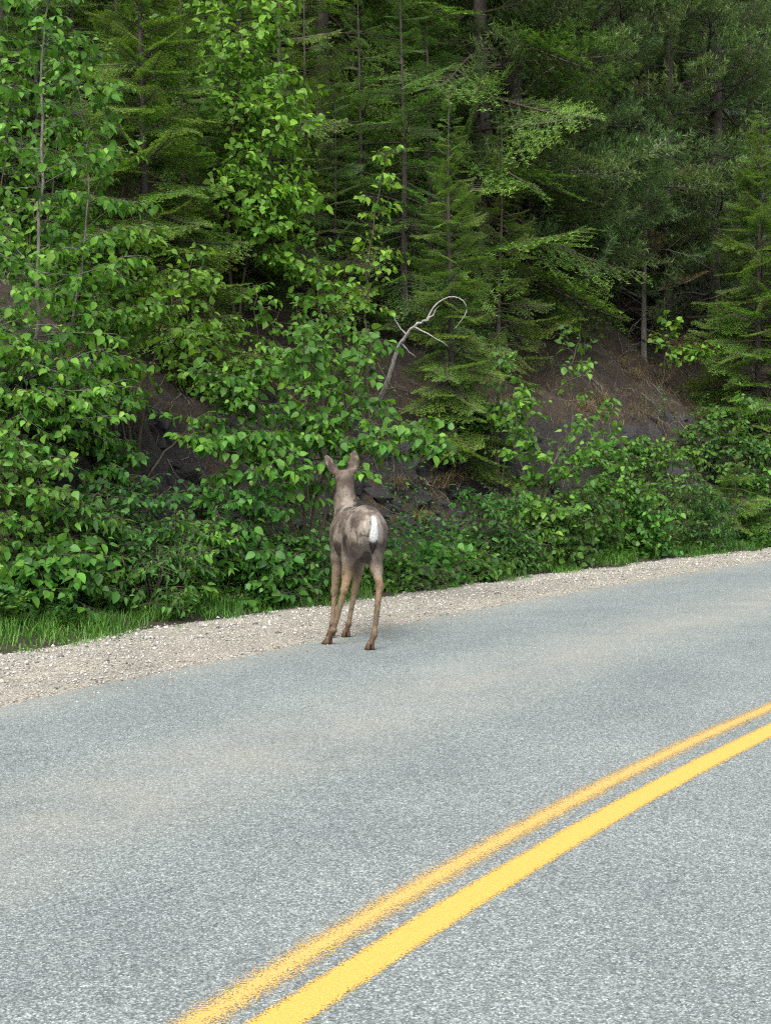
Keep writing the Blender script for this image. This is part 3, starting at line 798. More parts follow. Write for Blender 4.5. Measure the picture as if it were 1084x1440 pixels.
# ------------------------------------------------------------------ broadleaf trees and shrubs
def stem(*pts): return np.array(pts)
def to(px, py, Y): return at(px, py, Y)

b = foot(35, 12.0)
plant('birch_tree', 'birch clump with pale drooping leaves against the dark rock face', 'tree', b,
      [(stem(b, to(45, 560, 12.1), to(62, 300, 12.2), to(70, 60, 12.3), to(80, -60, 12.3)), 0.024),
       (stem(b, to(0, 520, 11.9), to(-20, 250, 12.0), to(-10, -40, 12.0)), 0.022),
       (stem(b, to(60, 600, 12.2), to(110, 420, 12.6), to(130, 250, 12.8), to(110, 90, 12.9)), 0.02)],
      mat='birch_leaf', bark='twig_grey', seed=51, single=260, nb=56, blen=1.0, leaf=0.096, spacing=0.042, droop=0.75, ustart=0.12, twigs=5, young=0.55)
b = foot(335, 17.0)
plant('tall_sapling', 'tall leafy sapling with bright leaves rising past the feathery hemlock', 'tree', b,
      [(stem(b, to(322, 330, 17.0), to(330, 170, 17.0), to(345, 60, 17.0), to(338, -50, 17.0)), 0.028), (stem(b, to(345, 380, 16.9), to(375, 280, 16.8), to(390, 150, 16.8)), 0.02)],
      mat='birch_leaf', seed=52, single=120, nb=74, blen=1.15, leaf=0.118, spacing=0.05, droop=0.45, ustart=0.3, elev=0.6, twigs=5, young=0.75)
b = foot(150, 16.5)
plant('tall_sapling', 'leafy sapling top mixed into the bushy young fir', 'tree', b,
      [(stem(b, to(170, 330, 16.5), to(200, 150, 16.5), to(215, 30, 16.5)), 0.03)],
      mat='birch_leaf', seed=53, single=80, nb=44, blen=1.0, leaf=0.105, spacing=0.05, droop=0.5, ustart=0.55, elev=0.5, twigs=4, young=0.6)
b = foot(190, 13.2)
plant('alder_shrub', 'arching alder with dense leaves above the rock with the bare diagonal stem', 'shrub', b,
      [(stem(b, to(180, 580, 13.2), to(165, 450, 13.1), to(195, 330, 13.0)), 0.025),
       (stem(b, to(205, 560, 13.2), to(235, 440, 13.2), to(275, 375, 13.2)), 0.022),
       (stem(b, to(150, 560, 13.1), to(120, 470, 13.0), to(110, 400, 13.0)), 0.02)],
      mat='birch_leaf', seed=54, single=220, nb=26, blen=0.8, leaf=0.10, spacing=0.044, droop=0.6, ustart=0.5, twigs=5, young=0.6)
b = foot(195, 12.9)
plant('dogwood_shrub', 'shrub whose long bare diagonal stem crosses the dark rock', 'shrub', b,
      [(stem(b, to(210, 670, 12.9), to(260, 610, 13.0), to(320, 560, 13.1), to(400, 500, 13.2)), 0.014),
       (stem(b, to(180, 640, 12.8), to(160, 560, 12.8), to(140, 520, 12.8)), 0.012)],
      mat='broad_leaf', seed=55, single=120, nb=20, blen=0.6, leaf=0.092, spacing=0.048, droop=0.6, ustart=0.55, twigs=4, young=0.5)
b = foot(425, 13.4)
plant('cottonwood_shrub', 'large leafy shrub arching over where the deer looks', 'shrub', b,
      [(stem(b, to(450, 680, 13.3), to(490, 570, 13.2), to(525, 465, 13.2)), 0.022),
       (stem(b, to(430, 660, 13.2), to(430, 560, 13.1), to(440, 480, 13.2)), 0.022),
       (stem(b, to(390, 660, 13.1), to(340, 580, 13.0), to(300, 520, 13.0)), 0.02),
       (stem(b, to(470, 690, 13.2), to(530, 620, 13.1), to(575, 610, 13.0), to(600, 640, 12.9)), 0.018),
       (stem(b, to(400, 700, 13.0), to(330, 640, 12.8), to(270, 610, 12.7)), 0.018)],
      mat='broad_leaf', seed=56, single=300, nb=26, blen=0.74, leaf=0.108, spacing=0.046, droop=0.75, ustart=0.3, twigs=5, young=0.5)
b = foot(520, 17.3)
plant('tall_sapling', 'slender sapling with sparse bright leaves beside the leaning dead stem', 'tree', b,
      [(stem(b, to(515, 440, 17.2), to(525, 330, 17.1), to(545, 215, 17.0)), 0.022),
       (stem(b, to(470, 460, 17.2), to(440, 400, 17.1), to(400, 380, 17.0)), 0.016)],
      mat='birch_leaf', seed=57, single=120, nb=22, blen=0.65, leaf=0.12, spacing=0.062, droop=0.5, ustart=0.3, elev=0.5, twigs=3, young=0.75)
for i, (px, Y, tops, nb_, lf, yg, lab) in enumerate([
    (455, 16.6, [(450, 330), (420, 430), (490, 400)], 13, 0.105, 0.6, 'sapling with spreading leaves before the thin hemlock sapling'),
    (372, 15.6, [(360, 400), (395, 440), (330, 450)], 13, 0.10, 0.55, 'bushy sapling below the feathery hemlock'),
    (700, 18.4, [(700, 500), (730, 560), (690, 600)], 9, 0.11, 0.55, 'thin sapling between the yellow tipped fir and the crooked sapling'),
    (290, 15.0, [(275, 470), (300, 430), (245, 500)], 12, 0.10, 0.55, 'sapling with dense leaves between the arching alder and the feathery hemlock'),
    (1035, 23.2, [(1040, 560), (1010, 590)], 9, 0.11, 0.5, 'leggy sapling over the low rock ledge'),
    (20, 15.5, [(10, 100), (60, 200), (110, 60)], 24, 0.10, 0.5, 'shaded leafy tree behind the birch clump')]):
    b = foot(px, Y)
    plant('leafy_sapling', lab, 'tree', b, [(stem(b, to((px + tx) / 2, (ty + 620) / 2, Y), to(tx, ty, Y - 0.1)), 0.016) for tx, ty in tops], mat='birch_leaf' if i % 2 else 'broad_leaf', seed=110 + i, single=40,
          nb=nb_, blen=0.7, leaf=lf, spacing=0.055, droop=0.55, ustart=0.25, elev=0.5, twigs=4, young=yg)
low = [
    (15, 11.1, 600, 'low shrub crowding the grass at the foot of the birch clump'),
    (95, 11.5, 690, 'low shrub with pale leaves under the dark rock face'),
    (165, 11.9, 655, 'low leafy shrub below the arching alder'),
    (250, 12.2, 720, 'rounded low shrub below the diagonal bare stem'),
    (330, 12.6, 645, 'dense low shrub between the diagonal stem and the arching cottonwood shrub'),
    (400, 12.9, 740, 'dark low shrub the deer is facing'),
    (120, 12.7, 570, 'taller shrub filling the gap beneath the arching alder'),
    (55, 10.95, 770, 'short leafy shrub at the grass edge before the birch clump'),
    (215, 11.7, 770, 'short leafy shrub at the grass edge below the diagonal bare stem'),
    (365, 12.6, 775, 'short leafy shrub at the grass edge beside the deer'),
    (20, 11.8, 480, 'leafy shrub pressed against the birch stems'),
]
for i, (px, Y, top, lab) in enumerate(low):
    b = foot(px, Y)
    st = []
    for k in range(4):
        dx = (k - 1.5) * 26
        st.append((stem(b, to(px + dx * 0.6, (top + 800) / 2, Y - 0.05), to(px + dx * 1.6, top + 30 * abs(k - 1.5), Y - 0.1 + 0.15 * (k % 2))), 0.012))
    plant('leafy_shrub', lab, 'shrub', b, st, 'low shrubs along the verge', mat='shrub_leaf' if i % 3 == 2 else 'broad_leaf', seed=60 + i, single=90, narrow=(i in (1, 3, 8)),
          nb=18, blen=0.58, leaf=[0.09, 0.105, 0.075, 0.10, 0.085, 0.07][i % 6], spacing=0.045, droop=0.6, ustart=0.02, elev=0.25, twigs=4, young=[0.5, 0.35, 0.4, 0.6, 0.3][i % 5], bare=0.15)
b = foot(748, 17.6)
plant('tall_sapling', 'crooked leafy sapling in front of the brown slope', 'tree', b,
      [(stem(b, to(760, 690, 17.7), to(805, 600, 17.8), to(800, 530, 17.8), to(815, 470, 17.8)), 0.026),
       (stem(b, to(770, 690, 17.6), to(830, 640, 17.5), to(855, 570, 17.5)), 0.016),
       (stem(b, to(740, 680, 17.6), to(722, 620, 17.7), to(735, 540, 17.8)), 0.016)],
      mat='broad_leaf', seed=71, single=200, nb=19, blen=0.72, leaf=0.112, spacing=0.055, droop=0.6, ustart=0.1, twigs=4, young=0.6)
b = foot(915, 24.5)
plant('tall_sapling', 'lone small sapling with bright leaves high on the brown slope', 'tree', b,
      [(stem(b, to(925, 560, 24.5), to(935, 500, 24.4), to(935, 455, 24.3)), 0.02),
       (stem(b, to(930, 540, 24.4), to(960, 505, 24.3), to(990, 495, 24.2)), 0.014)],
      mat='birch_leaf', seed=72, single=60, nb=13, blen=0.6, leaf=0.135, spacing=0.07, droop=0.5, ustart=0.6, twigs=3, young=0.8)
low2 = [
    (612, 14.8, 770, 0.085, 'sprawling low shrub below the hanging dry grass tussocks'),
    (690, 16.2, 690, 0.085, 'shrub with long leaves in front of the dark rock face'),
    (745, 16.9, 700, 0.085, 'shrub at the foot of the crooked leafy sapling'),
    (822, 18.2, 690, 0.08, 'low shrub between the crooked leafy sapling and the spreading fir seedling'),
    (868, 18.9, 670, 0.08, 'small leaved shrub beside the spreading fir seedling'),
    (955, 19.9, 665, 0.075, 'rounded shrub between the two fir seedlings'),
    (1070, 21.8, 660, 0.08, 'shrub below the broad bright green fir'),
    (990, 22.6, 590, 0.08, 'dull green shrub above the low rock ledge'),
    (880, 21.0, 610, 0.07, 'thin shrub on the brown slope above the fir seedling'),
    (1075, 24.0, 570, 0.08, 'shrub standing against the broad bright green fir'),
    (655, 18.9, 560, 0.07, 'scrubby little shrub at the top of the dark rock face'),
    (785, 17.2, 715, 0.08, 'dense shrub in the verge before the crooked sapling'),
    (655, 15.4, 770, 0.08, 'low weedy shrub below the dark rock face'),
    (720, 16.3, 745, 0.08, 'low spreading shrub in the verge by the long leaved shrub'),
    (905, 18.9, 710, 0.08, 'leafy shrub in the verge below the spreading fir seedling'),
    (1000, 20.2, 690, 0.08, 'dense shrub in the verge below the bushy fir seedling'),
    (838, 19.6, 630, 0.08, 'upright shrub at the base of the brown slope'),
    (1045, 22.6, 610, 0.08, 'tall verge shrub beside the bright green fir'),
    (930, 21.2, 620, 0.08, 'upright shrub hiding the low rock ledge'),
    (580, 14.3, 790, 0.07, 'short dark shrub at the gravel edge by the hind legs of the deer'),
    (545, 14.3, 785, 0.075, 'shrub between the deer and the dark rock face'),
]
for i, (px, Y, top, lf, lab) in enumerate(low2):
    b = foot(px, Y); st = []
    for k in range(4):
        dx = (k - 1.5) * 18
        st.append((stem(b, to(px + dx * 0.6, top + 35, Y - 0.05), to(px + dx * 1.6, top + 10 * abs(k - 1.5), Y - 0.1 + 0.15 * (k % 2))), 0.010))
    plant('leafy_shrub', lab, 'shrub', b, st, 'low shrubs along the verge', mat='shrub_leaf' if i % 2 else 'broad_leaf', seed=80 + i, single=30, narrow=(i in (1, 5, 9, 13, 15)),
          nb=16, blen=0.52, leaf=lf * 1.2, spacing=0.05, droop=0.45, ustart=0.02, elev=0.3, twigs=4, young=0.5, bare=0.15)

# ------------------------------------------------------------------ weeds, tussocks, grass
def weed(label, base, n, h, seed, mat='shrub_leaf', leaf=0.09, group='leafy weeds on the verge'):
    r = np.random.RandomState(seed); W = Acc(); LP, LD, LN, LS, LT = [], [], [], [], []
    for k in range(n):
        a = r.rand() * 6.28; lean = r.uniform(0.05, 0.45); hh = h * r.uniform(0.6, 1.15); o0 = np.array([math.cos(a), math.sin(a), 0]) * r.rand() * 0.16
        q = np.linspace(0, 1, 6)[:, None]
        P = o0 + np.array([math.cos(a) * lean, math.sin(a) * lean, 1.0]) * q * hh + np.array([math.cos(a), math.sin(a), -0.3]) * q ** 2 * hh * 0.25
        W.add(*tube(P, np.linspace(0.004, 0.0015, 6), 3))
        m = int(hh / 0.03); u = (np.arange(m) + r.rand(m)) / m; u = 0.12 + 0.88 * u
        p = np.stack([np.interp(u, q[:, 0], P[:, j]) for j in range(3)], 1)
        az = np.arange(m) * 2.4 + r.rand() * 6
        LP.append(p); LD.append(norm(np.stack([np.cos(az), np.sin(az), r.uniform(-0.1, 0.7, m)], 1))); LN.append(np.tile([0, 0, 1.0], (m, 1)) + r.normal(0, 0.2, (m, 3)))
        LS.append(leaf * r.uniform(0.6, 1.2, m) * (1.15 - 0.6 * u)); LT.append(np.stack([np.clip(0.5 + 0.2 * r.normal(0, 1, m), 0, 1), r.rand(m), 0 * u, 0 * u + 1], 1))
    root = empty('leafy_weed', base); tag(root, label, 'weed', group)
    V, F, T = W.arrays(); obj('stem', mesh_tris('stem', V, F, M['grass'], np.tile([0.4, 0.4, 0, 1.0], (len(V), 1))), root)
    V, F, T = leaf_arrays(*(np.concatenate(x) for x in (LP, LD, LN, LS, LT)), LV * np.array([1, 0.45, 0.8]))
    c = obj('foliage', mesh_tris('foliage', V, F, M[mat], T), root); c['kind'] = 'stuff'
wr = np.random.RandomState(90)
for i in range(78):
    s = 5.5 + 22 * ((i + wr.rand()) / 78) ** 1.1; w = wr.uniform(0.05, 0.9)
    p = st2xy(s, grass_t(s) + w)
    wh = wr.uniform(0.22, 0.5); bright = i % 3 == 0
    weed(('tall ' if wh > 0.36 else 'short ') + ('light green' if bright else 'dark green') + ' narrow leaved weed standing in the grass verge', (p[0], p[1], ground_z(p[0], p[1]) - 0.02), wr.randint(6, 12), wh, 200 + i, 'grass' if bright else 'shrub_leaf', wr.uniform(0.08, 0.12))

def blades(r, P, h, wid, lean, tints, curl=0.6):
    n = len(P); a = r.rand(n) * 6.283; d = np.stack([np.cos(a), np.sin(a), 0 * a], 1); s = np.stack([-np.sin(a), np.cos(a), 0 * a], 1)
    h = (np.asarray(h) * r.uniform(0.5, 1.2, n))[:, None]; ln = lean * r.uniform(0.2, 1.3, n)[:, None]; up = np.array([0, 0, 1.0])
    m = P + up * h * 0.55 + d * h * ln * 0.35; t = P + up * h * (1 - curl * 0.35 * ln) + d * h * ln * 1.0
    V = np.stack([P - s * wid / 2, P + s * wid / 2, m - s * wid * 0.4, m + s * wid * 0.4, t], 1).reshape(-1, 3)
    F0 = np.array([[0, 1, 3], [0, 3, 2], [2, 3, 4]])
    F = (F0[None] + 5 * np.arange(n)[:, None, None]).reshape(-1, 3)
    T = np.stack([np.clip(tints + 0.2 * r.normal(0, 1, n), 0, 1), r.rand(n), 0 * a, 0 * a + 1], 1)
    return V, F, np.repeat(T, 5, 0)
gr_ = np.random.RandomState(91)
n = 46000
s = 4.5 + 24 * gr_.rand(n) ** 1.15
w = -0.30 + 1.0 * gr_.rand(n) ** 0.9
dens = np.clip(0.42 + 2.2 * n2(s, w, 1.4, 3.0) + 1.6 * n2(s, w, 5, 3.0) + 1.8 * (w - 0.05), 0, 0.9)
k = gr_.rand(n) < dens; s, w = s[k], w[k]
P = np.concatenate([st2xy(s, grass_t(s) + w), (np.maximum(ground_sw(s, w), -0.035) - 0.004)[:, None]], 1)
A = Acc(); hh = (0.035 + 0.10 * np.clip((w + 0.3) / 0.6, 0, 1)) * (0.55 + 1.3 * np.clip(n2(s, w, 2.3, 7.0) + 0.5, 0, 1))
V, F, T = blades(gr_, P, hh, 0.0075, 1.1, 0.45 + 0.5 * n2(s, w, 2.0, 1.0)); A.add(V, F, T)
o = obj('verge_grass', A.mesh('verge_grass', M['grass'])); tag(o, 'strip of fresh green grass between the gravel and the shrubs', 'grass', kind='stuff')

def tussock(label, base, n, h, seed):
    r = np.random.RandomState(seed); P = np.stack([r.normal(0, 0.06, n), r.normal(0, 0.06, n), 0 * r.rand(n)], 1)
    V, F, T = blades(r, P, h, 0.005, 1.3, 0.55, 1.5)
    V[:, :2] += -N2 * 0.35 * np.clip(V[:, 2:3], 0, 1); 
    o = obj('dry_tussock', mesh_tris('dry_tussock', V, F, M['dry_grass'], T)); o.location = base
    tag(o, label, 'grass tussock', 'dry grass tussocks on the bank')
for i, (px, Y, lab) in enumerate([(640, 18.2, 'dry straw coloured grass tussock hanging over the dark rock face'), (618, 17.9, 'dry straw coloured grass tussock hanging over the dark rock face'), (662, 18.5, 'dry straw coloured grass tussock hanging over the dark rock face'),
                                  (560, 17.3, 'dry tussock at the foot of the leaning dead stem'), (585, 17.0, 'dry tussock at the foot of the leaning dead stem'),
                                  (820, 21.9, 'dry tussock on the brown slope by the crooked sapling'), (845, 22.6, 'dry tussock on the brown slope by the crooked sapling'), (890, 23.9, 'dry tussock on the brown slope by the crooked sapling'),
                                  (930, 25.2, 'dry tussock below the lone small sapling'), (975, 26.1, 'dry tussock below the lone small sapling'), (705, 19.6, 'dry tussock between the rock face and the crooked sapling'), (870, 24.2, 'dry tussock on the brown slope by the crooked sapling')]):
    tussock(lab, foot(px, Y, 0.01), 160, 0.34, 300 + i)

# fallen twigs and litter on the slope
lr = np.random.RandomState(95); A = Acc()
for k in range(900):
    s = lr.uniform(6, 30); w = lr.uniform(1.6, 6.5); p = st2xy(s, grass_t(s) + w)
    L = lr.uniform(0.15, 0.9); a = lr.rand() * 6.28
    q = np.linspace(-0.5, 0.5, 5); Q = np.stack([p[0] + math.cos(a) * q * L, p[1] + math.sin(a) * q * L, 0 * q], 1)
    Q[:, 2] = [ground_z(x, y) + 0.02 for x, y, _ in Q]; Q += lr.normal(0, 0.02, Q.shape)
    A.add(*tube(Q, np.linspace(0.008, 0.003, 5) * lr.uniform(0.6, 1.2), 3))
V, F, T = A.arrays(); o = obj('fallen_twigs', mesh_tris('fallen_twigs', V, F, M['twig_grey'])); tag(o, 'grey fallen twigs littering the brown slope', 'twigs', kind='stuff')
n = 42000; s = lr.uniform(6, 30, n); w = 1.5 + 5.5 * lr.rand(n) ** 1.4
k = lr.rand(n) < np.clip(0.6 + 2.5 * n2(s, w, 1.8, 3.0) + 1.5 * n2(s, w, 6, 3.0), 0.05, 1); s, w = s[k], w[k]
P = np.concatenate([st2xy(s, grass_t(s) + w), (ground_sw(s, w) - 0.01)[:, None]], 1)
V, F, T = blades(lr, P, 0.15, 0.007, 2.4, 0.25 + 0.5 * n2(s, w, 1.5, 6.0), 2.2)
o = obj('dry_litter', mesh_tris('dry_litter', V, F, M['dry_grass'], T)); tag(o, 'brown dead grass and needles covering the bank', 'litter', kind='stuff')

# low leafy ground cover over the wooded slope, thin on the bare brown band
ur = np.random.RandomState(97); n = 95000
s = ur.uniform(4, 36, n); w = 0.5 + 15 * ur.rand(n) ** 2.0
bare = np.exp(-((w - 3.4) / 1.3) ** 2) * np.clip((s - 13) / 2, 0, 1) + np.exp(-((w - 2.0) / 0.4) ** 2) * 0.35
keep = ur.rand(n) < np.clip(0.75 + 2.2 * n2(s, w, 0.8, 8.0) - 1.3 * bare, 0, 1); s, w = s[keep], w[keep]; n = len(s)
P = np.concatenate([st2xy(s, grass_t(s) + w), (ground_sw(s, w) + (0.15 + 0.55 * np.clip(n2(s, w, 1.2, 6.0) + 0.5, 0, 1)) * ur.rand(n))[:, None]], 1)
D = norm(ur.normal(0, 1, (n, 3)) * np.array([1, 1, 0.4]) + np.array([0, 0, -0.25])); Nn_ = norm(LIGHT + ur.normal(0, 0.5, (n, 3)))
side = norm(np.cross(Nn_, D)); S = ur.uniform(0.04, 0.085, n)[:, None]
V = np.stack([P, P + S * (0.45 * D + 0.32 * side + 0.06 * Nn_), P + S * D, P + S * (0.45 * D - 0.32 * side + 0.06 * Nn_)], 1).reshape(-1, 3)
F = (np.array([[0, 2, 1], [0, 3, 2]])[None] + 4 * np.arange(n)[:, None, None]).reshape(-1, 3)
T = np.repeat(np.stack([np.clip(ur.normal(0.4, 0.2, n), 0, 1), ur.rand(n), 0 * s, 0 * s + 1], 1), 4, 0)
o = obj('undergrowth', mesh_tris('undergrowth', V, F, M['shrub_leaf'], T)); tag(o, 'low leafy undergrowth covering the wooded slope', 'undergrowth', kind='stuff')

# leaning dead birch stem and the hooked twig at its top
def dead_stem(label, pts, r0, r1, forks, seed, mat='bark_grey', hook=None):
    r = np.random.RandomState(seed); P = resample(np.array(pts), 22); base = P[0].copy(); A = Acc()
    P = P + r.normal(0, 0.012, P.shape) * np.linspace(0, 1, 22)[:, None]
    A.add(*tube(P - base, np.linspace(r0, r1, 22), 8))
    root = empty('dead_stem', base); tag(root, label, 'dead tree')
    V, F, T = A.arrays(); obj('trunk', mesh_tris('trunk', V, F, M[mat], smooth=True), root)
    if hook is not None:
        V, F = tube(resample(np.array(hook), 14) - base, np.linspace(0.012, 0.004, 14), 5); obj('branch', mesh_tris('branch', V, F, M[mat], smooth=True), root)
    for (i, dx, dz, L) in forks:
        Q = P[i] - base + np.array([dx, r.normal(0, 0.2), dz]) * np.linspace(0, 1, 6)[:, None] * L + r.normal(0, 0.02, (6, 3)) * np.linspace(0, 1, 6)[:, None]
        V, F = tube(Q, np.linspace(r1 * 1.1, 0.003, 6), 4); obj('branch', mesh_tris('branch', V, F, M[mat], smooth=True), root)
dead_stem('pale dead hooked stem leaning out of the bank above the deer', [foot(524, 17.6), to(543, 540, 17.2), to(560, 492, 16.9), to(578, 464, 16.7), to(600, 450, 16.6)], 0.036, 0.014,
          [(14, -0.6, 0.8, 0.3), (12, 0.5, -0.6, 0.35), (17, 0.9, -0.5, 0.5), (21, 0.5, 0.7, 0.25)], 401,
          hook=[to(600, 450, 16.6), to(612, 430, 16.6), to(632, 419, 16.6), to(650, 424, 16.6), to(655, 440, 16.6), to(640, 462, 16.6)])
dead_stem('long sagging dead limb across the grey green pines', [to(725, 238, 23.5), to(790, 245, 23.3), to(850, 240, 23.2), to(905, 222, 23.2), to(925, 205, 23.2)], 0.022, 0.008, [(6, 0.2, -0.9, 0.4), (13, 0.3, -1.0, 0.3), (10, 0.6, -0.7, 0.5), (16, 0.8, 0.5, 0.5)], 403, 'twig_grey')
dead_stem('dark dead limb arching up through the pine tops', [to(733, 140, 23.2), to(752, 118, 23.1), to(780, 98, 23.1), to(800, 78, 23.1)], 0.018, 0.006, [(10, 0.8, 0.1, 0.4)], 404, 'twig_grey')

# ------------------------------------------------------------------ the deer
def surface_nets(f, lo, h):
    """f: sampled field (nx,ny,nz), negative inside; returns verts and quads"""
    ins = f < 0
    nx, ny, nz = f.shape
    acc = np.zeros((nx - 1, ny - 1, nz - 1, 3)); cnt = np.zeros((nx - 1, ny - 1, nz - 1))
    corners = [(i, j, k) for i in (0, 1) for j in (0, 1) for k in (0, 1)]
    sl = lambda c: f[c[0]:nx - 1 + c[0], c[1]:ny - 1 + c[1], c[2]:nz - 1 + c[2]]
    for a in corners:
        for ax in range(3):
            if a[ax]: continue
            b_ = list(a); b_[ax] = 1
            fa, fb = sl(a), sl(b_); m = (fa < 0) != (fb < 0)
            t = np.where(m, fa / np.where(m, fa - fb, 1), 0)
            p = np.zeros(acc.shape)
            for d in range(3): p[..., d] = a[d]
            p[..., ax] += t
            acc += p * m[..., None]; cnt += m
    act = cnt > 0
    idx = -np.ones(act.shape, int); idx[act] = np.arange(act.sum())
    ijk = np.argwhere(act)
    V = lo + h * (ijk + acc[act] / cnt[act][:, None])
    quads = []
    for ax in range(3):
        o1, o2 = [(1, 2), (2, 0), (0, 1)][ax]
        s0 = [slice(None)] * 3; s1 = [slice(None)] * 3
        s0[ax] = slice(0, -1); s1[ax] = slice(1, None)
        ch = ins[tuple(s0)] != ins[tuple(s1)]
        e = np.argwhere(ch)
        e = e[(e[:, o1] > 0) & (e[:, o2] > 0) & (e[:, o1] < f.shape[o1] - 1) & (e[:, o2] < f.shape[o2] - 1)]
        u = np.zeros(3, int); v = np.zeros(3, int); u[o1] = 1; v[o2] = 1
        g_ = lambda q: idx[q[:, 0], q[:, 1], q[:, 2]]
        q = np.stack([g_(e - u - v), g_(e - v), g_(e), g_(e - u)], 1)
        fl = ins[e[:, 0], e[:, 1], e[:, 2]]
        q[~fl] = q[~fl][:, ::-1]
        quads.append(q)
    return V, np.concatenate(quads)

def build_deer(root):
    h = 0.0072
    lo = np.array([-0.40, -0.50, -0.02]); hi = np.array([0.32, 1.12, 1.56])
    n = np.ceil((hi - lo) / h).astype(int)
    f = np.full(n, 0.6, np.float32)
    ax = [lo[d] + h * np.arange(n[d]) for d in range(3)]
    def region(c0, c1, pad):
        i0 = np.maximum(0, ((np.minimum(c0, c1) - pad - lo) / h).astype(int)); i1 = np.minimum(n, ((np.maximum(c0, c1) + pad - lo) / h).astype(int) + 2)
        s = tuple(slice(a, b_) for a, b_ in zip(i0, i1))
        return s, np.stack(np.meshgrid(*[ax[d][s[d]] for d in range(3)], indexing='ij'), -1)
    def blend(s, d, k):
        g_ = f[s]; hh = np.clip(0.5 + 0.5 * (d - g_) / k, 0, 1)
        f[s] = d * (1 - hh) + g_ * hh - k * hh * (1 - hh)
    def cap(a, b_, ra, rb, k=0.03, flat=None):
        a = np.array(a, float); b_ = np.array(b_, float)
        s, X = region(a, b_, max(ra, rb) + 0.12)
        d = b_ - a; t = np.clip(((X - a) @ d) / (d @ d), 0, 1)
        q = X - a - t[..., None] * d
        if flat is not None: q = q / np.array(flat)
        blend(s, np.linalg.norm(q, axis=-1) - (ra + (rb - ra) * t), k)
    def ell(c, r_, k=0.04, tilt=0.0, rot=None):
        c = np.array(c, float); r_ = np.array(r_, float)
        s, X = region(c, c, r_.max() + 0.12); q = X - c
        if rot is not None: q = q @ np.array(rot)
        if tilt:
            ct, st_ = math.cos(tilt), math.sin(tilt); y = q[..., 1] * ct + q[..., 2] * st_; z = -q[..., 1] * st_ + q[..., 2] * ct; q = np.stack([q[..., 0], y, z], -1)
        k0 = np.linalg.norm(q / r_, axis=-1); k1 = np.linalg.norm(q / r_ ** 2, axis=-1) + 1e-6
        blend(s, k0 * (k0 - 1) / k1, k)
    # trunk of the body
    ell((0, -0.02, 0.905), (0.122, 0.17, 0.155), 0.02)               # pelvis
    ell((0, -0.10, 0.90), (0.105, 0.11, 0.12), 0.05)                 # buttocks
    cap((0, 0.02, 0.945), (0, 0.30, 0.925), 0.112, 0.112, 0.07)      # loin
    cap((0, -0.02, 0.865), (0, 0.34, 0.825), 0.128, 0.152, 0.07)     # flank
    cap((0, 0.06, 0.80), (0, 0.36, 0.78), 0.128, 0.150, 0.07)        # lower flank
    ell((0, 0.36, 0.80), (0.155, 0.29, 0.195), 0.08, -0.08)          # ribs and belly
    ell((0, 0.60, 0.83), (0.125, 0.16, 0.19), 0.07)                  # chest
    cap((0, 0.30, 0.94), (0, 0.58, 0.955), 0.09, 0.075, 0.06)        # back to withers
    cap((0, 0.66, 0.90), (0, 0.735, 1.06), 0.112, 0.085, 0.07)       # neck
    cap((0, 0.735, 1.06), (0.004, 0.765, 1.25), 0.085, 0.070, 0.05)
    ell((0.004, 0.805, 1.272), (0.070, 0.095, 0.064), 0.05)          # skull
    cap((0.006, 0.86, 1.265), (0.02, 1.00, 1.205), 0.055, 0.033, 0.04)  # muzzle
    cap((0.016, 0.94, 1.225), (0.02, 1.01, 1.19), 0.036, 0.028, 0.03)
    # ears: broad cups on short stalks
    for (bx, tipv, fx) in ((-0.052, (-0.148, 0.775, 1.455), -1), (0.052, (0.084, 0.775, 1.490), 1)):
        base_ = np.array([bx, 0.782, 1.305]); tip = np.array(tipv)
        cap((bx * 0.8, 0.79, 1.285), base_ + (tip - base_) * 0.15, 0.026, 0.022, 0.025)
        dz = norm(tip - base_); dy = norm(np.array([0.55 * fx, 0.8, 0.0]) - dz * (np.array([0.55 * fx, 0.8, 0.0]) @ dz)); dx = np.cross(dy, dz)
        c = base_ + (tip - base_) * 0.5; L = np.linalg.norm(tip - base_) / 2
        s, X = region(c, c, L + 0.08); q = (X - c) @ np.stack([dx, dy, dz], 1)
        zz_ = q[..., 2] / (L * 1.06); wdt = 0.046 * np.sqrt(np.clip(1 - np.abs(zz_) ** 2.4, 0, 1)) * (1.0 - 0.25 * zz_) + 1e-3
        prof = np.abs(q[..., 0]) / wdt
        yy = q[..., 1] - 0.020 * prof ** 2 * (prof < 1.5)             # cupped forwards
        d = np.maximum(np.maximum(np.abs(yy) - 0.008, (prof - 1) * wdt * 0.8), (np.abs(zz_) - 1) * L)
        blend(s, d, 0.008)
    # hind legs
    for sx, stifle, hock, fet, hoof in ((1, (0.082, 0.10, 0.68), (0.052, -0.235, 0.475), (0.000, -0.275, 0.115), (-0.030, -0.285, 0.05)),
                                        (-1, (-0.088, 0.14, 0.66), (-0.172, -0.015, 0.425), (-0.243, 0.045, 0.115), (-0.270, 0.085, 0.05))):
        hip = (0.056 * sx, -0.02, 0.87)
        cap(hip, stifle, 0.088, 0.062, 0.08)
        mid = 0.5 * np.array(stifle) + 0.5 * np.array(hock)
        cap((0.072 * sx, -0.09, 0.80), mid + np.array([0, -0.02, 0.04]), 0.060, 0.036, 0.05)   # hamstring
        cap(stifle, mid, 0.060, 0.040, 0.055)
        cap(mid, hock, 0.040, 0.027, 0.03)
        hk = np.array(hock)
        cap(hk + [0, 0.005, 0.0], hk + [0, -0.018, 0.028], 0.024, 0.016, 0.02)                # point of hock
        cap(hock, fet, 0.0255, 0.0185, 0.02)
        ell(fet, (0.024, 0.026, 0.028), 0.015)
        cap(fet, hoof, 0.021, 0.021, 0.012)
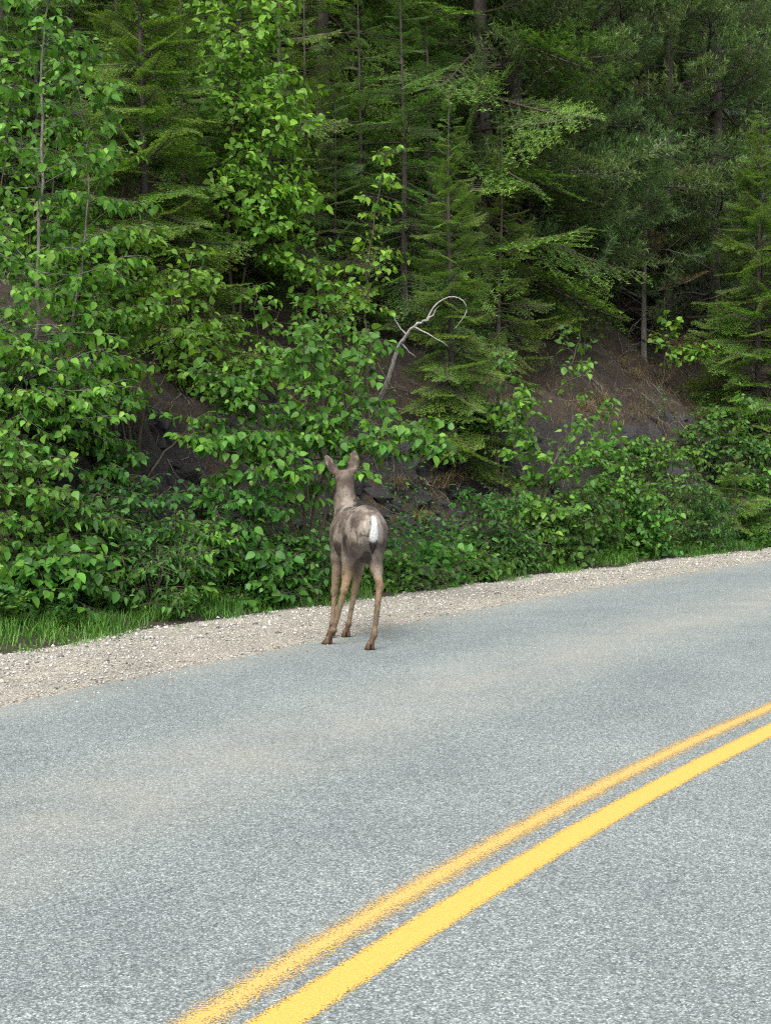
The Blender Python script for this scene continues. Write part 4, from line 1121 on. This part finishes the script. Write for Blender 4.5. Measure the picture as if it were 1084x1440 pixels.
    # fore legs
    for sx, elb, car, fet, hoof in ((1, (0.080, 0.50, 0.64), (0.022, 0.49, 0.36), (-0.040, 0.435, 0.11), (-0.055, 0.445, 0.05)),
                                    (-1, (-0.110, 0.52, 0.64), (-0.135, 0.53, 0.36), (-0.160, 0.50, 0.11), (-0.165, 0.515, 0.05))):
        cap((0.075 * sx, 0.62, 0.84), elb, 0.078, 0.055, 0.05)
        cap(elb, car, 0.046, 0.026, 0.04)
        ell(car, (0.027, 0.029, 0.038), 0.02)
        cap(car, fet, 0.0225, 0.017, 0.015)
        ell(fet, (0.022, 0.024, 0.027), 0.015)
        cap(fet, hoof, 0.020, 0.020, 0.012)
    V, Q = surface_nets(f, lo, h)
    # coat colours
    def nz(p, k, o_=0.0): return vnoise(p * k + o_ + 20)
    x, y, z = V.T
    grey = np.array([0.125, 0.100, 0.080]); brown = np.array([0.046, 0.035, 0.028]); pale = np.array([0.235, 0.20, 0.165]); tan = np.array([0.185, 0.130, 0.080]); cream = np.array([0.33, 0.29, 0.245]); white = np.array([0.36, 0.37, 0.36])
    def mx(a, b_, t): t = np.clip(t, 0, 1)[:, None]; return a * (1 - t) + b_ * t
    C = np.tile(grey, (len(V), 1))
    body = np.clip((z - 0.60) / 0.1, 0, 1)
    m1 = nz(V, 7.5); m2 = nz(V, 15, 7.7); m3 = nz(V, 42, 3.3)
    C = mx(C, pale, body * np.clip((nz(V, 11.0, 2.2) * 0.55 + m2 * 0.3 + m3 * 0.15 - 0.45) * 8, 0, 0.95))
    C = mx(C, brown, body * np.clip((nz(V, 9.5, 13.1) * 0.6 + m2 * 0.15 + m3 * 0.25 - 0.52) * 9, 0, 0.8))
    def spot(c, r_): return np.clip(1.5 - 1.5 * np.linalg.norm((V - np.array(c)) / np.array(r_), axis=1) + 0.7 * (m2 - 0.5) + 0.5 * (m3 - 0.5), 0, 1)
    C = mx(C, brown * 0.9, spot((-0.15, 0.03, 0.80), (0.10, 0.085, 0.10)))      # dark shed patch on the left thigh
    C = mx(C, brown * 1.05, spot((0.02, -0.03, 1.05), (0.07, 0.12, 0.07)))      # dark patch above the tail
    C = mx(C, brown, spot((0.14, 0.0, 0.80), (0.06, 0.07, 0.14)))               # and down the right thigh
    C = mx(C, brown * 1.1, spot((-0.14, 0.34, 0.72), (0.08, 0.11, 0.08)))
    C = mx(C, cream, 1.3 * spot((0.0, -0.20, 0.86), (0.125, 0.13, 0.18)))       # pale rump round the tail
    C = mx(C, pale, spot((0.0, -0.12, 0.70), (0.12, 0.12, 0.12)))
    C = mx(C, brown, body * np.clip((nz(V, 13.0, 31.0) * 0.6 + m3 * 0.4 - 0.60) * 10, 0, 0.8))
    low_ = np.clip((0.66 - z) / 0.12, 0, 1)
    C = mx(C, tan * (0.85 + 0.4 * m2)[:, None], low_ * 0.92)
    C = mx(C, np.array([0.23, 0.145, 0.072]), 0.7 * np.clip(1 - np.abs(z - 0.45) / 0.09, 0, 1) * (y < 0.2) * (0.5 + m2))
    C = mx(C, pale, low_ * np.clip((z - 0.4) / 0.2, 0, 1) * np.clip((nz(V, 14, 1.1) - 0.4) * 4, 0, 0.7))
    C = mx(C, brown, low_ * np.clip((m2 * 0.6 + m3 * 0.4 - 0.58) * 8, 0, 0.6))
    C = mx(C, np.array([0.085, 0.048, 0.027]), np.clip((0.13 - z) / 0.05, 0, 0.8))
    nk = np.clip((y - 0.66) / 0.06, 0, 1) * np.clip((z - 0.98) / 0.08, 0, 1)
    C = mx(C, np.array([0.115, 0.088, 0.070]) * (0.75 + 0.5 * m3)[:, None], nk)
    C = mx(C, brown, nk * np.clip((nz(V, 16, 5.0) - 0.5) * 3, 0, 0.6))
    inner = (z > 1.315) & (y > 0.79)
    C[inner] = C[inner] * 0.45
    C = mx(C, pale, 0.6 * ((z > 1.34) & (m3 > 0.6)))
    C = mx(C, white * 0.9, np.clip((y - 0.93) / 0.03, 0, 1) * (z < 1.2)); C[(y > 1.025)] = 0.02
    C *= 0.82 * (0.82 + 0.36 * m3)[:, None]
    mat, nt, b_ = newmat('deer_coat')
    a_ = nd(nt, 'ShaderNodeAttribute', attribute_name='tint'); tc = nt.nodes.new('ShaderNodeTexCoord')
    mp = nd(nt, 'ShaderNodeMapping'); mp.inputs['Scale'].default_value = (1, 1, 0.35); nt.links.new(tc.outputs['Object'], mp.inputs[0])
    ff = noise(nt, mp.outputs[0], 160, 3, 0.7)
    rr_ = ramp(nt, ff, [(0.3, (0.75, 0.75, 0.75)), (0.7, (1.2, 1.2, 1.2))])
    nt.links.new(mixc(nt, 1.0, a_.outputs['Color'], rr_.outputs[0], 'MULTIPLY'), b_.inputs['Base Color'])
    b_.inputs['Roughness'].default_value = 0.8; b_.inputs['Specular IOR Level'].default_value = 0.2
    bump(nt, b_, ff, 0.5, 0.006)
    T = np.concatenate([C, np.ones((len(V), 1))], 1)
    body_o = obj('body', mesh_tris('deer_body', V, Q, mat, T, smooth=True), root)
    # short coat: small hair blades lying back along the body
    me = body_o.data; Nn = np.empty(len(V) * 3, np.float32); me.vertices.foreach_get('normal', Nn); Nn = Nn.reshape(-1, 3).astype(float)
    r = np.random.RandomState(77); m = 13000; i = r.randint(len(V), size=m); i = i[(V[i, 2] > 0.09)]
    def hair(P, N_, flow, L, wd, Cc, lift=0.35):
        fl = flow - N_ * (flow * N_).sum(1, keepdims=True); d = norm(norm(fl) + lift * N_ + r.normal(0, 0.22, P.shape))
        s_ = norm(np.cross(d, N_)) * wd / 2
        Vh = np.stack([P - s_ - 0.002 * N_, P + s_ - 0.002 * N_, P + d * L[:, None]], 1).reshape(-1, 3)
        Th = np.concatenate([Cc * r.uniform(0.65, 1.25, (len(P), 1)), np.ones((len(P), 1))], 1)
        return Vh, np.arange(len(Vh)).reshape(-1, 3), np.repeat(Th, 3, 0)
    P = V[i] + r.normal(0, 0.003, (len(i), 3)); flow = np.tile([0.0, -0.8, -0.7], (len(i), 1)); flow[P[:, 2] < 0.62] = [0, -0.15, -1]; flow[P[:, 2] > 1.33] = [0, 0, 1]
    L = np.where(P[:, 2] > 0.62, 0.010, 0.006) * r.uniform(0.6, 1.3, len(i))
    A = Acc(); A.add(*hair(P, Nn[i], flow, L, 0.0024, C[i] * 1.1, 0.10))
    obj('coat_hair', A.mesh('coat_hair', mat), root)
    # tail: narrow, white, black tipped
    tp = resample(np.array([[0.010, -0.185, 0.985], [0.012, -0.228, 0.95], [0.008, -0.238, 0.86], [-0.004, -0.226, 0.735]]), 14)
    rad = np.array([0.016, 0.020, 0.022, 0.023, 0.024, 0.025, 0.027, 0.030, 0.034, 0.037, 0.036, 0.031, 0.020, 0.004])
    Vt, Ft = tube(tp, rad, 12)
    tm = np.clip((0.815 - Vt[:, 2] + 0.02 * (vnoise(Vt * 60) - 0.5)) / 0.012, 0, 1)[:, None]
    Ct = white * (0.85 + 0.3 * vnoise(Vt * 40))[:, None] * (1 - tm) + np.array([0.018, 0.015, 0.014]) * tm
    tail = obj('tail', mesh_tris('tail', Vt, Ft, mat, np.concatenate([Ct, np.ones((len(Vt), 1))], 1), smooth=True), root); tail['label'] = 'white tail with a black tip'
    j = r.randint(14, size=5000); a2 = r.rand(5000) * 6.28; uu = np.clip(j + r.rand(5000), 0, 12.99); ji = uu.astype(int); fr = (uu - ji)[:, None]
    cp = tp[ji] * (1 - fr) + tp[ji + 1] * fr; rd = (rad[ji] * (1 - fr[:, 0]) + rad[ji + 1] * fr[:, 0])
    No = np.stack([np.cos(a2), np.sin(a2), 0 * a2], 1); Pt = cp + No * rd[:, None] * 0.9
    blk = (Pt[:, 2] < 0.832 + 0.012 * r.normal(0, 1, 5000))[:, None]
    A = Acc(); A.add(*hair(Pt, No, np.tile([0, 0, -1.0], (5000, 1)), r.uniform(0.01, 0.03, 5000), 0.0032, np.where(blk, [[0.02, 0.017, 0.015]], white[None]), 0.18))
    obj('tail_hair', A.mesh('tail_hair', mat), tail)
    # cloven hooves
    hm, nt, b_ = newmat('hoof'); hn = noise(nt, None, 60, 4); hr = ramp(nt, hn, [(0.3, (0.030, 0.018, 0.012)), (0.7, (0.12, 0.068, 0.036))]); nt.links.new(hr.outputs[0], b_.inputs['Base Color']); b_.inputs['Roughness'].default_value = 0.6
    for (hx, hy, rz) in ((-0.033, -0.27, 0.15), (-0.278, 0.10, 0.6), (-0.056, 0.46, 0.0), (-0.166, 0.53, 0.1)):
        ho = empty('hoof', (0, 0, 0)); ho.parent = root; ho.location = (hx, hy, 0.002); ho.rotation_euler = (0, 0, rz)
        for sgn in (-1, 1):
            bm = bmesh.new()
            ring = []
            for (zz_, y0, y1, wd) in ((0.0, -0.030, 0.052, 0.0185), (0.02, -0.028, 0.042, 0.018), (0.045, -0.022, 0.022, 0.016), (0.066, -0.016, 0.008, 0.012)):
                rg = []
                for q in range(10):
                    t = 6.283 * q / 10; yy = (y0 + y1) / 2 + (y1 - y0) / 2 * math.cos(t); xx = wd * math.sin(t) * (1 - 0.35 * max(0, math.cos(t)))
                    rg.append(bm.verts.new((sgn * 0.0195 + xx - sgn * 0.006 * zz_ / 0.06, yy - 0.012 * zz_ / 0.06, zz_)))
                ring.append(rg)
            for r0_, r1_ in zip(ring, ring[1:]):
                for q in range(10): bm.faces.new((r0_[q], r0_[(q + 1) % 10], r1_[(q + 1) % 10], r1_[q]))
            bm.faces.new(ring[0][::-1]); bm.faces.new(ring[-1]); bmesh.ops.recalc_face_normals(bm, faces=bm.faces)
            me_ = bpy.data.meshes.new('toe'); bm.to_mesh(me_); bm.free(); me_.materials.append(hm)
            for p_ in me_.polygons: p_.use_smooth = True
            obj('toe', me_, ho)
    em, nt, b_ = newmat('deer_eye'); b_.inputs['Base Color'].default_value = (0.012, 0.009, 0.008, 1); b_.inputs['Roughness'].default_value = 0.1
    for sx in (-1, 1):
        bm = bmesh.new(); bmesh.ops.create_uvsphere(bm, u_segments=14, v_segments=10, radius=0.016); me_ = bpy.data.meshes.new('eye'); bm.to_mesh(me_); bm.free(); me_.materials.append(em)
        e = obj('eye', me_, root); e.location = (0.058 * sx + 0.006, 0.868, 1.288)

deer = empty('deer', (-0.150, 9.78, 0.0), R(14))
tag(deer, 'brown deer in patchy moulting coat standing on the asphalt, facing the shrubs', 'deer')
build_deer(deer)

#print('TRIS', sum(len(m_.loops) - 2 * len(m_.polygons) for m_ in bpy.data.meshes), len(bpy.data.objects))
